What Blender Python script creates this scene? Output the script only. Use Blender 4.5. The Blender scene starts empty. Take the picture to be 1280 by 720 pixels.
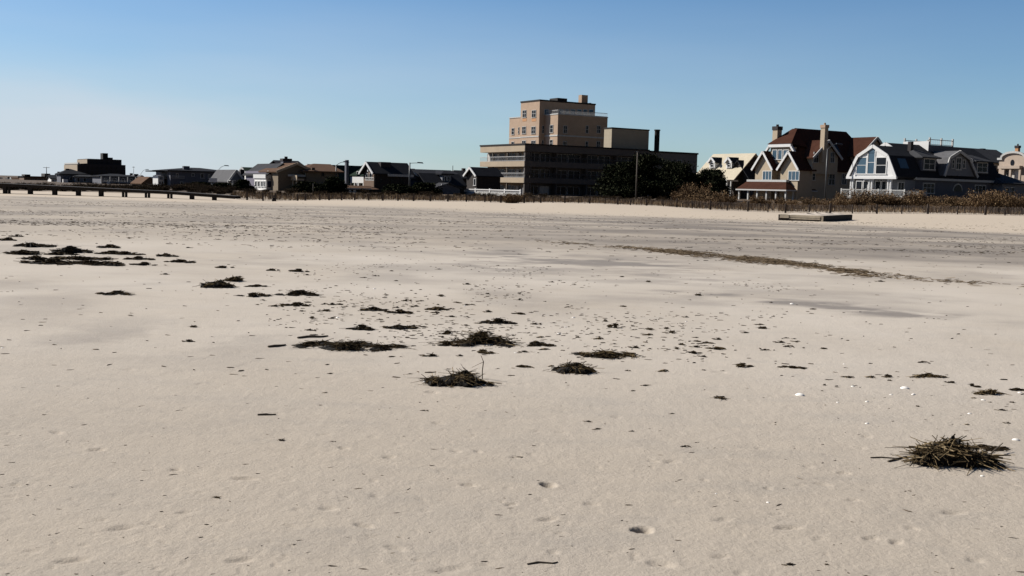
import bpy, bmesh, math, random
import numpy as np
from mathutils import Vector, Matrix, Quaternion

SC = bpy.context.scene
COL = SC.collection
rad = math.radians

# ------------------------------------------------------------------ camera
F0 = 1300.0                     # focal length in pixels of a 1280 px wide picture
EYE = 1.70
PITCH = math.atan(125 / F0)
ROLL = 0.025
CAM = Vector((0, 0, EYE))
fwd = Vector((0, math.cos(PITCH), -math.sin(PITCH)))
r0 = Vector((1, 0, 0))
u0 = r0.cross(fwd)
right = math.cos(ROLL) * r0 + math.sin(ROLL) * u0
up = -math.sin(ROLL) * r0 + math.cos(ROLL) * u0
cd = bpy.data.cameras.new('camera')
cam = bpy.data.objects.new('camera', cd)
COL.objects.link(cam)
m = Matrix.Identity(4)
for i in range(3):
    m[i][0], m[i][1], m[i][2], m[i][3] = right[i], up[i], -fwd[i], CAM[i]
cam.matrix_world = m
cd.sensor_width = 36
cd.lens = 36 * F0 / 1280
cd.clip_start = 0.05
cd.clip_end = 30000
SC.camera = cam

# ------------------------------------------------------------------ world, sun, exposure
SUN_AZ, SUN_EL = 68.0, 36.0     # degrees left of the view direction, above the horizon
w = bpy.data.worlds.new('World')
SC.world = w
w.use_nodes = True
nt = w.node_tree
bg = nt.nodes['Background']
sky = nt.nodes.new('ShaderNodeTexSky')
sky.sky_type = 'NISHITA'
sky.sun_disc = False
sky.sun_elevation = rad(SUN_EL)
sky.sun_rotation = rad(-SUN_AZ)
sky.altitude = 0
sky.air_density = 1.0
sky.dust_density = 0.15
sky.ozone_density = 2.2
bg.inputs['Strength'].default_value = 0.064
# thin high veil of cloud, denser towards the sun side and the horizon
tc = nt.nodes.new('ShaderNodeTexCoord')
mp = nt.nodes.new('ShaderNodeMapping')
mp.inputs['Scale'].default_value = (2.2, 2.2, 14.0)
mp.inputs['Rotation'].default_value = (0, 0.05, 0)
nz = nt.nodes.new('ShaderNodeTexNoise')
nz.inputs['Scale'].default_value = 1.0
nz.inputs['Detail'].default_value = 4
nz.inputs['Roughness'].default_value = 0.5
sx = nt.nodes.new('ShaderNodeSeparateXYZ')
nt.links.new(tc.outputs['Generated'], sx.inputs[0])
nt.links.new(tc.outputs['Generated'], mp.inputs[0])
nt.links.new(mp.outputs[0], nz.inputs['Vector'])


def wmath(op, a, b=None, clamp=False):
    n = nt.nodes.new('ShaderNodeMath')
    n.operation = op
    n.use_clamp = clamp
    for k, v in enumerate((a, b)):
        if v is None:
            continue
        if isinstance(v, (int, float)):
            n.inputs[k].default_value = v
        else:
            nt.links.new(v, n.inputs[k])
    return n.outputs[0]


el = wmath('SUBTRACT', 1.0, wmath('MULTIPLY', sx.outputs['Z'], 5.4), True)      # 1 at the horizon, 0 high up
side = wmath('MULTIPLY', wmath('SUBTRACT', 0.42, sx.outputs['X']), 0.9, True)
side = wmath('ADD', side, 0.27, True)
nn = wmath('ADD', wmath('MULTIPLY', nz.outputs['Fac'], 1.5), 0.0)
veil = wmath('MULTIPLY', wmath('MULTIPLY', wmath('POWER', el, 0.75), side), nn, True)
zb = wmath('MULTIPLY_ADD', sx.outputs['X'], -0.17)
zb.node.inputs[2].default_value = 0.035
zb = wmath('ADD', zb, wmath('MULTIPLY', wmath('SUBTRACT', nz.outputs['Fac'], 0.5), 0.11))
bank = wmath('DIVIDE', wmath('SUBTRACT', zb, sx.outputs['Z']), 0.055, True)
veil = wmath('MAXIMUM', wmath('MULTIPLY', veil, 0.8, True), wmath('ADD', wmath('MULTIPLY', bank, 0.55), wmath('MULTIPLY', veil, 0.45), True))
mix = nt.nodes.new('ShaderNodeMix')
mix.data_type = 'RGBA'
nt.links.new(veil, mix.inputs['Factor'])
tint = nt.nodes.new('ShaderNodeVectorMath')
tint.operation = 'MULTIPLY'
nt.links.new(sky.outputs[0], tint.inputs[0])
tint.inputs[1].default_value = (0.72, 0.985, 1.25)
nt.links.new(tint.outputs[0], mix.inputs['A'])
mix.inputs['B'].default_value = (7.9, 8.7, 9.7, 1)
# added dimming overhead and away from the sun, to cut fill on shaded walls
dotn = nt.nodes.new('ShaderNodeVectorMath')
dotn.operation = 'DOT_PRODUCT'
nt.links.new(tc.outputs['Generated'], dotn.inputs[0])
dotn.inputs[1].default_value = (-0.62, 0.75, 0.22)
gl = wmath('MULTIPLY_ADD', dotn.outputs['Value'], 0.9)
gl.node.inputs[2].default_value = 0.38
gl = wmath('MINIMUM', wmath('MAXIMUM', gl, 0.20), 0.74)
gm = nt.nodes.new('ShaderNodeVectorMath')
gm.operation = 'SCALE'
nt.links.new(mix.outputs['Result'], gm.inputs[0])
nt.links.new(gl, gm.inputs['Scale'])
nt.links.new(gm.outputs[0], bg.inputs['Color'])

sl = bpy.data.lights.new('sun', 'SUN')
sl.energy = 4.6
sl.angle = rad(0.53)
sl.color = (1.0, 0.94, 0.85)
so = bpy.data.objects.new('sun', sl)
COL.objects.link(so)
a_, e_ = rad(SUN_AZ), rad(SUN_EL)
sdir = Vector((-math.sin(a_) * math.cos(e_), math.cos(a_) * math.cos(e_), math.sin(e_)))
so.rotation_euler = sdir.to_track_quat('Z', 'Y').to_euler()
so.location = (-40, 20, 60)

SC.view_settings.view_transform = 'Standard'
SC.view_settings.look = 'None'
SC.view_settings.exposure = 0.74
SC.view_settings.gamma = 1
SC.view_settings.use_curve_mapping = False
SC.cycles.max_bounces = 5
SC.cycles.diffuse_bounces = 3
SC.cycles.glossy_bounces = 2

# ------------------------------------------------------------------ helpers
rng = random.Random(7)


def ray(px, py):
    px, py = float(px), float(py)
    return (F0 * fwd + (px - 640) * right - (py - 360) * up).normalized()


def lerp_tab(x, xs, ys):
    return np.interp(x, xs, ys)


def smooth(x, a, b):
    t = np.clip((np.asarray(x, float) - a) / (b - a), 0, 1)
    return t * t * (3 - 2 * t)


def vnoise(x, y, seed=0):
    x = np.asarray(x, float)
    y = np.asarray(y, float)
    xi = np.floor(x)
    yi = np.floor(y)
    fx = x - xi
    fy = y - yi
    fx = fx * fx * (3 - 2 * fx)
    fy = fy * fy * (3 - 2 * fy)

    def h(a, b):
        v = np.sin(a * 127.1 + b * 311.7 + seed * 74.7) * 43758.5453
        return v - np.floor(v)
    return ((h(xi, yi) * (1 - fx) + h(xi + 1, yi) * fx) * (1 - fy)
            + (h(xi, yi + 1) * (1 - fx) + h(xi + 1, yi + 1) * fx) * fy) - 0.5


def fbm(x, y, seed=0, octv=4):
    s, a = 0, 1.0
    for k in range(octv):
        s = s + a * vnoise(x * 2 ** k + k * 13.3, y * 2 ** k - k * 7.7, seed + k)
        a *= 0.5
    return s


YF = 108.0                                    # the fence line
FPX = [250, 296, 340, 400, 440, 500, 560, 600, 640, 690, 740, 830, 890, 935, 982, 1096, 1160, 1233, 1290, 1400]
FPY = [247, 249.3, 251.6, 250.3, 250.3, 251.2, 252, 252.6, 254.3, 253.6, 254.5, 258, 262.5, 264.3, 266, 267, 267.5, 268.6, 270.2, 273]
_fx, _fz = [], []
for x_, y_ in zip(FPX, FPY):
    d_ = ray(x_, y_)
    t_ = YF / d_.y
    _fx.append(d_.x * t_)
    _fz.append(EYE + d_.z * t_)


def terrain(X, Y):
    X = np.asarray(X, float)
    Y = np.asarray(Y, float)
    zf = np.interp(X, [-60, -45] + _fx + [_fx[-1] + 30], [-0.05, 0.0] + _fz + [0.1])
    z = zf * smooth(Y, 82, 106)
    back = smooth(Y, 112, 138) * smooth(X + 0.25 * (Y - 110), -62, -25)
    z = z * (1 - back) + (0.50 + 0.35 * smooth(X, 15, 40)) * back
    far = smooth(Y, 130, 175) * (1 - smooth(X + 0.25 * (Y - 110), -62, -25))
    z = z + 0.4 * far
    z = z + 0.10 * fbm(X / 9, Y / 9, 3, 3) * smooth(Y, 8, 60) * (1 - smooth(Y, 84, 100) * 0.6)
    r = np.hypot(X, Y)
    z = z + 0.008 * fbm(X / 1.3, Y / 1.3, 11, 3) * (1 - smooth(r, 30, 60))
    return z


def ground_at(px, py):
    d = ray(px, py)
    t = 3.0
    for k in range(400):
        p = CAM + d * t
        gap = p.z - float(terrain(p.x, p.y))
        if gap < 0.002:
            break
        t += max(0.004, gap / max(0.02, -d.z + 0.02) * 0.6)
        if t > 2500:
            break
    return CAM + d * t


def new_obj(name, data):
    o = bpy.data.objects.new(name, data)
    COL.objects.link(o)
    return o


def tag(o, label=None, cat=None, group=None, kind=None):
    if label:
        o['label'] = label
    if cat:
        o['category'] = cat
    if group:
        o['group'] = group
    if kind:
        o['kind'] = kind
    return o


class MB:
    """collects shapes, links them as one mesh"""

    def __init__(self):
        self.v, self.f = [], []

    def poly(self, vs, fs):
        n = len(self.v)
        self.v += [tuple(p) for p in vs]
        self.f += [tuple(i + n for i in f) for f in fs]
        return self

    def box(self, p0, p1, q0, q1, z0, z1):
        p0, p1 = min(p0, p1), max(p0, p1)
        q0, q1 = min(q0, q1), max(q0, q1)
        z0, z1 = min(z0, z1), max(z0, z1)
        return self.poly([(p0, q0, z0), (p1, q0, z0), (p1, q1, z0), (p0, q1, z0),
                          (p0, q0, z1), (p1, q0, z1), (p1, q1, z1), (p0, q1, z1)],
                         [(0, 3, 2, 1), (4, 5, 6, 7), (0, 1, 5, 4), (1, 2, 6, 5), (2, 3, 7, 6), (3, 0, 4, 7)])

    def bar(self, a, b, w, h=None, sides=4, w2=None):
        a, b = Vector(a), Vector(b)
        d = (b - a)
        if d.length < 1e-6:
            return self
        d.normalize()
        s = d.cross(Vector((0, 0, 1)))
        if s.length < 1e-3:
            s = Vector((1, 0, 0))
        s.normalize()
        t = s.cross(d)
        h = h or w
        k2 = 1 if w2 is None else w2 / w
        vs = []
        for q, k in ((a, 1), (b, k2)):
            if sides == 4:
                c = [(-1, -1), (1, -1), (1, 1), (-1, 1)]
            else:
                c = [(math.cos(2 * math.pi * i / sides), math.sin(2 * math.pi * i / sides)) for i in range(sides)]
            vs += [q + s * (cx * w / 2 * k) + t * (cy * h / 2 * k) for cx, cy in c]
        n = sides
        fs = [tuple(range(n - 1, -1, -1)), tuple(range(n, 2 * n))]
        fs += [(i, (i + 1) % n, n + (i + 1) % n, n + i) for i in range(n)]
        return self.poly(vs, fs)

    def prism_p(self, prof, p0, p1):
        """profile of (q,z) swept along p"""
        n = len(prof)
        vs = [(p0, q, z) for q, z in prof] + [(p1, q, z) for q, z in prof]
        fs = [tuple(range(n)), tuple(range(2 * n - 1, n - 1, -1))]
        fs += [(i, n + i, n + (i + 1) % n, (i + 1) % n) for i in range(n)]
        return self.poly(vs, fs)

    def prism_q(self, prof, q0, q1):
        """profile of (p,z) swept along q"""
        n = len(prof)
        vs = [(p, q0, z) for p, z in prof] + [(p, q1, z) for p, z in prof]
        fs = [tuple(range(n)), tuple(range(2 * n - 1, n - 1, -1))]
        fs += [(i, n + i, n + (i + 1) % n, (i + 1) % n) for i in range(n)]
        return self.poly(vs, fs)

    def cyl(self, c, r, z0, z1, n=16, r1=None):
        r1 = r if r1 is None else r1
        vs = [(c[0] + r * math.cos(2 * math.pi * i / n), c[1] + r * math.sin(2 * math.pi * i / n), z0) for i in range(n)]
        vs += [(c[0] + r1 * math.cos(2 * math.pi * i / n), c[1] + r1 * math.sin(2 * math.pi * i / n), z1) for i in range(n)]
        fs = [tuple(range(n - 1, -1, -1)), tuple(range(n, 2 * n))] + [(i, (i + 1) % n, n + (i + 1) % n, n + i) for i in range(n)]
        return self.poly(vs, fs)

    def build(self, name, mat, parent=None, smooth_=False, fix=True):
        me = bpy.data.meshes.new(name)
        me.from_pydata(self.v, [], self.f)
        if fix:
            bm = bmesh.new()
            bm.from_mesh(me)
            bmesh.ops.recalc_face_normals(bm, faces=bm.faces)
            bm.to_mesh(me)
            bm.free()
        if mat:
            me.materials.append(mat)
        if getattr(self, 'core', 0):
            me.materials.append(M['weed_mat'])
            mi = np.zeros(len(me.polygons), np.int32)
            mi[:self.core] = 1
            me.polygons.foreach_set('material_index', mi)
        if smooth_:
            me.polygons.foreach_set('use_smooth', [True] * len(me.polygons))
        o = new_obj(name, me)
        if parent:
            o.parent = parent
        return o


# ------------------------------------------------------------------ materials
def material(name, col, rough=0.8, var=0.18, scale=1.2, lines=None, line_dark=0.7, island=None, bump=0.0, spec=0.3, metal=0.0, big=0.0):
    """col: base colour; lines=(direction scale) adds courses along z; island=[colours] random per loose piece"""
    mt = bpy.data.materials.new(name)
    mt.use_nodes = True
    t = mt.node_tree
    b = t.nodes['Principled BSDF']
    b.inputs['Roughness'].default_value = rough
    b.inputs['Specular IOR Level'].default_value = spec
    b.inputs['Metallic'].default_value = metal
    co = t.nodes.new('ShaderNodeTexCoord')
    if island:
        g = t.nodes.new('ShaderNodeNewGeometry')
        r = t.nodes.new('ShaderNodeValToRGB')
        r.color_ramp.elements.remove(r.color_ramp.elements[1])
        r.color_ramp.elements[0].color = (*island[0][1], 1)
        r.color_ramp.elements[0].position = island[0][0]
        for p, c in island[1:]:
            e = r.color_ramp.elements.new(p)
            e.color = (*c, 1)
        t.links.new(g.outputs['Random Per Island'], r.inputs[0])
        src = r.outputs[0]
    else:
        rgb = t.nodes.new('ShaderNodeRGB')
        rgb.outputs[0].default_value = (*col, 1)
        src = rgb.outputs[0]

    def mul(src, fac_out, lo, hi):
        mr = t.nodes.new('ShaderNodeMapRange')
        mr.inputs['From Min'].default_value = 0.25
        mr.inputs['From Max'].default_value = 0.75
        mr.inputs['To Min'].default_value = lo
        mr.inputs['To Max'].default_value = hi
        t.links.new(fac_out, mr.inputs['Value'])
        mx = t.nodes.new('ShaderNodeMix')
        mx.data_type = 'RGBA'
        mx.blend_type = 'MULTIPLY'
        mx.inputs['Factor'].default_value = 1
        t.links.new(src, mx.inputs['A'])
        t.links.new(mr.outputs[0], mx.inputs['B'])
        return mx.outputs['Result']
    if var:
        n = t.nodes.new('ShaderNodeTexNoise')
        n.inputs['Scale'].default_value = scale
        n.inputs['Detail'].default_value = 6
        n.inputs['Roughness'].default_value = 0.65
        t.links.new(co.outputs['Object'], n.inputs['Vector'])
        src = mul(src, n.outputs['Fac'], 1 - var, 1 + var)
        if bump:
            bp = t.nodes.new('ShaderNodeBump')
            bp.inputs['Strength'].default_value = bump
            bp.inputs['Distance'].default_value = 0.05
            t.links.new(n.outputs['Fac'], bp.inputs['Height'])
            t.links.new(bp.outputs[0], b.inputs['Normal'])
    if big:
        n2 = t.nodes.new('ShaderNodeTexNoise')
        n2.inputs['Scale'].default_value = scale * 0.2
        n2.inputs['Detail'].default_value = 3
        t.links.new(co.outputs['Object'], n2.inputs['Vector'])
        src = mul(src, n2.outputs['Fac'], 1 - big, 1 + big)
    if lines:
        sp = t.nodes.new('ShaderNodeSeparateXYZ')
        t.links.new(co.outputs['Object'], sp.inputs[0])
        a = t.nodes.new('ShaderNodeMath')
        a.operation = 'MULTIPLY'
        a.inputs[1].default_value = lines
        t.links.new(sp.outputs['Z'], a.inputs[0])
        fr = t.nodes.new('ShaderNodeMath')
        fr.operation = 'FRACT'
        t.links.new(a.outputs[0], fr.inputs[0])
        gt = t.nodes.new('ShaderNodeMath')
        gt.operation = 'GREATER_THAN'
        gt.inputs[1].default_value = 0.14
        t.links.new(fr.outputs[0], gt.inputs[0])
        src = mul(src, gt.outputs[0], line_dark, 1.0)
    t.links.new(src, b.inputs['Base Color'])
    return mt


M = {}
M['white'] = material('white_paint', (.56, .56, .555), .55, .06, 2)
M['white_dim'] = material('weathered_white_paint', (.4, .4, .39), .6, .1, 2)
M['white_siding'] = material('white_clapboard', (.68, .67, .65), .6, .06, 2, lines=4.5, line_dark=.8)
M['beige'] = material('beige_stucco', (.29, .235, .175), .85, .08, 1.5, big=.06)
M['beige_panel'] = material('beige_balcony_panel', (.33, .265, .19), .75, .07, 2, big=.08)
M['tan_brick'] = material('tan_brick', (.36, .262, .190), .9, .12, 5, lines=3.2, line_dark=.93, big=.08)
M['orange_brick'] = material('orange_brick', (.42, .22, .11), .9, .12, 5)
M['block'] = material('pale_block', (.34, .29, .215), .88, .06, 1.2, lines=1.2, line_dark=.95, big=.06)
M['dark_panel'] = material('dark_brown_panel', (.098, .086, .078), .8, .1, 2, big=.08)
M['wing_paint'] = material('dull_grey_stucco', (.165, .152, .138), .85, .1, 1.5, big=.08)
M['dark_brick'] = material('dark_brick', (.035, .03, .032), .9, .2, 3, lines=4, line_dark=.8)
M['soot'] = material('sooty_steel', (.012, .010, .010), .8, .2, 2)
M['red_roof'] = material('red_shingle_roof', (.050, .022, .015), .9, .25, 4, lines=5, line_dark=.75, big=.15, spec=.03)
M['black_roof'] = material('black_shingle_roof', (.022, .023, .027), .92, .25, 4, lines=5, line_dark=.75, big=.15, spec=.03)
M['grey_roof'] = material('grey_shingle_roof', (.045, .046, .05), .92, .22, 4, lines=5, line_dark=.78, big=.12, spec=.03)
M['lgrey_roof'] = material('light_grey_shingle_roof', (.10, .10, .105), .9, .2, 4, lines=5, line_dark=.8, big=.1, spec=.03)
M['brown_roof'] = material('brown_shingle_roof', (.10, .062, .042), .92, .22, 4, lines=5, line_dark=.78, big=.12, spec=.03)
M['green_roof'] = material('dark_green_roof', (.018, .030, .022), .9, .25, 4, lines=5, line_dark=.75, spec=.03)
M['cream_roof'] = material('cream_tile_roof', (.42, .375, .29), .85, .12, 5, lines=4, line_dark=.85, big=.08, spec=.03)
M['cream'] = material('cream_stucco', (.36, .295, .215), .85, .07, 1.5, big=.05)
M['pink_cream'] = material('pale_pink_stucco', (.36, .295, .24), .85, .07, 1.5, big=.05)
M['grey_siding'] = material('grey_shingle_siding', (.095, .10, .122), .85, .15, 3, lines=4.5, line_dark=.8, big=.08)
M['lgrey_siding'] = material('light_grey_siding', (.16, .168, .19), .85, .1, 3, lines=4.5, line_dark=.82, big=.06)
M['dark_siding'] = material('dark_brown_siding', (.030, .024, .022), .85, .2, 3, lines=4.5, line_dark=.8)
M['brown_siding'] = material('brown_wood_siding', (.13, .085, .06), .85, .18, 3, lines=4.5, line_dark=.8)
M['tan_siding'] = material('tan_siding', (.17, .135, .095), .85, .12, 3, lines=4.5, line_dark=.85)
M['navy'] = material('navy_painted_panel', (.020, .022, .050), .7, .15, 2)
M['purple_siding'] = material('grey_violet_siding', (.14, .13, .17), .8, .12, 3, lines=4.5)
M['glass'] = material('window_glass', (.010, .012, .016), .25, 0, spec=.18)
M['curtain'] = material('pale_curtain', (.45, .43, .40), .8, .15, 3)
M['blue_glass'] = material('sky_tinted_glass', (.05, .09, .13), .15, 0, spec=.4)
M['rail'] = material('painted_railing', (.38, .38, .38), .6, .1, 3)
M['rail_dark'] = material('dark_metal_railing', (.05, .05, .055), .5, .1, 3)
M['slab_dark'] = material('dark_soffit_paint', (.10, .085, .07), .85, .1, 2)
M['metal'] = material('galvanised_metal', (.075, .08, .085), .45, .1, 3, metal=.3)
M['pole_wood'] = material('grey_weathered_pole', (.09, .078, .066), .9, .2, 3)
M['pile'] = material('tarred_timber', (.022, .017, .014), .9, .3, 4)
M['deck_wood'] = material('dark_deck_timber', (.035, .028, .024), .9, .3, 4)
M['lath'] = material('weathered_lath', (.13, .1, .085), .9, .2, 4, island=[(0, (.12, .097, .085)), (.5, (.18, .148, .128)), (1, (.27, .228, .198))])
M['post'] = material('dark_fence_post', (.050, .038, .032), .9, .25, 4)
M['dune_wood'] = material('dark_beam_timber', (.020, .016, .014), .9, .3, 5)  # one even dark tone for all raft beams
M['plank'] = material('weathered_sunlit_plank', (.46, .40, .31), .9, .2, 5, big=.25)  # weathered tone, made paler to carry the sun on the raft's end
M['drift_sand'] = material('drifted_sand', (.46, .40, .335), .95, .08, 8)
M['weed'] = material('dried_seaweed', (.02, .015, .01), .85, 0, island=[(0, (.016, .011, .007)), (.4, (.040, .029, .016)), (.75, (.095, .068, .036)), (.93, (.18, .132, .07)), (1, (.3, .23, .14))], spec=.03)
M['heap'] = material('brown_stalk_heap', (.04, .03, .02), .85, 0, island=[(0, (.022, .016, .009)), (.35, (.055, .040, .022)), (.7, (.12, .088, .05)), (.92, (.21, .16, .09)), (1, (.34, .27, .17))], spec=.03)
M['weed_dark'] = material('matted_seaweed', (.016, .012, .009), .9, 0, island=[(0, (.012, .009, .006)), (.6, (.032, .023, .013)), (1, (.11, .08, .045))], spec=.03)
M['weed_mat'] = material('packed_dark_wrack', (.010, .008, .006), .95, .3, 40, bump=.6)
M['reed'] = material('straw_reed', (.16, .115, .065), .85, 0, island=[(0, (.04, .028, .017)), (.45, (.11, .08, .05)), (.8, (.18, .135, .088)), (1, (.28, .22, .15))], spec=.03)
M['litter'] = material('dark_tide_litter', (.05, .04, .03), .9, 0, island=[(0, (.022, .017, .013)), (.6, (.06, .046, .033)), (1, (.15, .12, .085))], spec=.03)
M['shell'] = material('white_shell', (.78, .75, .70), .4, .06, 60)
M['stick'] = material('grey_driftwood', (.09, .07, .05), .9, .25, 20)
M['brush'] = material('dry_brown_brush', (.14, .085, .045), .9, 0, island=[(0, (.055, .035, .021)), (.5, (.125, .08, .046)), (1, (.22, .155, .09))], spec=.03)
M['brush_dark'] = material('dark_brown_brush', (.05, .035, .022), .9, 0, island=[(0, (.016, .012, .008)), (.6, (.045, .032, .02)), (1, (.09, .063, .04))], spec=.03)
M['dune_grass'] = material('tan_dune_grass', (.2, .14, .08), .9, 0, island=[(0, (.08, .052, .03)), (.5, (.15, .10, .056)), (1, (.27, .2, .12))], spec=.03)
M['pine'] = material('dark_evergreen_leaf', (.012, .018, .010), .85, 0, island=[(0, (.006, .008, .005)), (.6, (.016, .019, .011)), (1, (.042, .043, .026))], spec=.0)
M['bark'] = material('dark_bark', (.03, .022, .017), .95, .3, 6)


def sand_material():
    mt = bpy.data.materials.new('beach_sand')
    mt.use_nodes = True
    t = mt.node_tree
    b = t.nodes['Principled BSDF']
    b.inputs['Roughness'].default_value = 0.95
    b.inputs['Specular IOR Level'].default_value = 0.12
    co = t.nodes.new('ShaderNodeTexCoord')

    def noise(scale, detail, rough=.6, stretch=None):
        n = t.nodes.new('ShaderNodeTexNoise')
        n.inputs['Scale'].default_value = scale
        n.inputs['Detail'].default_value = detail
        n.inputs['Roughness'].default_value = rough
        if stretch:
            mp = t.nodes.new('ShaderNodeMapping')
            mp.inputs['Scale'].default_value = stretch
            mp.inputs['Rotation'].default_value = (0, 0, 0.5)
            t.links.new(co.outputs['Object'], mp.inputs[0])
            t.links.new(mp.outputs[0], n.inputs['Vector'])
        else:
            t.links.new(co.outputs['Object'], n.inputs['Vector'])
        return n.outputs['Fac']

    def rng_(v, a, bb, c, d):
        mr = t.nodes.new('ShaderNodeMapRange')
        for k, x in zip(('From Min', 'From Max', 'To Min', 'To Max'), (a, bb, c, d)):
            mr.inputs[k].default_value = x
        t.links.new(v, mr.inputs['Value'])
        return mr.outputs[0]

    def mixc(f, a, bb, blend='MIX'):
        mx = t.nodes.new('ShaderNodeMix')
        mx.data_type = 'RGBA'
        mx.blend_type = blend
        if isinstance(f, float):
            mx.inputs['Factor'].default_value = f
        else:
            t.links.new(f, mx.inputs['Factor'])
        for k, v in (('A', a), ('B', bb)):
            if isinstance(v, tuple):
                mx.inputs[k].default_value = (*v, 1)
            else:
                t.links.new(v, mx.inputs[k])
        return mx.outputs['Result']

    def attr(n):
        a = t.nodes.new('ShaderNodeAttribute')
        a.attribute_name = n
        return a.outputs['Fac']
    base = mixc(rng_(noise(.35, 4), .3, .7, 0, 1), (.415, .358, .288), (.385, .340, .285))
    base = mixc(rng_(noise(2.2, 5, .65, (1, 3, 1)), .3, .75, 0, .45), base, (.318, .280, .236))
    base = mixc(rng_(noise(.9, 6, .7, (1, 2.6, 1)), .50, .68, 0, .38), base, (.262, .242, .215))
    base = mixc(rng_(noise(34, 4, .75), .60, .72, 0, .75), base, (.205, .175, .14))      # shell grit and dark grains
    base = mixc(rng_(noise(170, 2, .7), .3, .8, 0, .5), base, (.25, .212, .175))           # grain
    base = mixc(attr('pale'), base, (.500, .455, .400))
    base = mixc(attr('damp'), base, (.205, .184, .164))
    base = mixc(attr('mottle'), base, (.150, .132, .116))
    base = mixc(attr('dune'), base, (.43, .365, .29))
    base = mixc(attr('dune_soil'), base, (.085, .062, .044))
    t.links.new(base, b.inputs['Base Color'])
    b1 = t.nodes.new('ShaderNodeBump')
    b1.inputs['Strength'].default_value = .75
    b1.inputs['Distance'].default_value = .012
    t.links.new(noise(26, 6, .7), b1.inputs['Height'])
    t.links.new(b1.outputs[0], b.inputs['Normal'])
    return mt


M['sand'] = sand_material()

# ------------------------------------------------------------------ ground: one sheet, finer near the beach in view
deep = [(685, 606, .075, .065, .060), (803, 663, .092, .065, .070)]
shallow = [(585, 606, .3), (410, 635, .34), (305, 598, .3), (685, 649, .3), (827, 705, .36), (815, 576, .2), (645, 571, .22), (840, 577, .26),
           (570, 564, .2), (598, 564, .18), (405, 543, .22), (486, 571, .26), (122, 562, .24), (640, 630, .2), (455, 657, .22), (495, 685, .26),
           (905, 650, .2), (900, 696, .24), (548, 529, .24), (590, 545, .16), (770, 521, .24), (965, 529, .18), (655, 480, .3), (540, 490, .34),
           (1085, 545, .24), (1055, 591, .2), (1010, 583, .2), (1030, 605, .22), (1000, 606, .2), (1065, 625, .2), (1088, 673, .22), (1120, 678, .3),
           (1140, 660, .2), (1265, 605, .2), (70, 540, .3), (160, 462, .3), (250, 480, .24), (345, 517, .26), (430, 560, .2), (220, 587, .2),
           (20, 606, .2), (700, 540, .2), (900, 465, .3), (960, 610, .14), (740, 630, .24), (560, 712, .4), (150, 660, .3), (88, 700, .3),
           (950, 560, .16), (880, 600, .18), (985, 660, .3), (1190, 640, .26), (1220, 700, .3), (300, 700, .3), (230, 640, .22), (470, 620, .2)]


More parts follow.
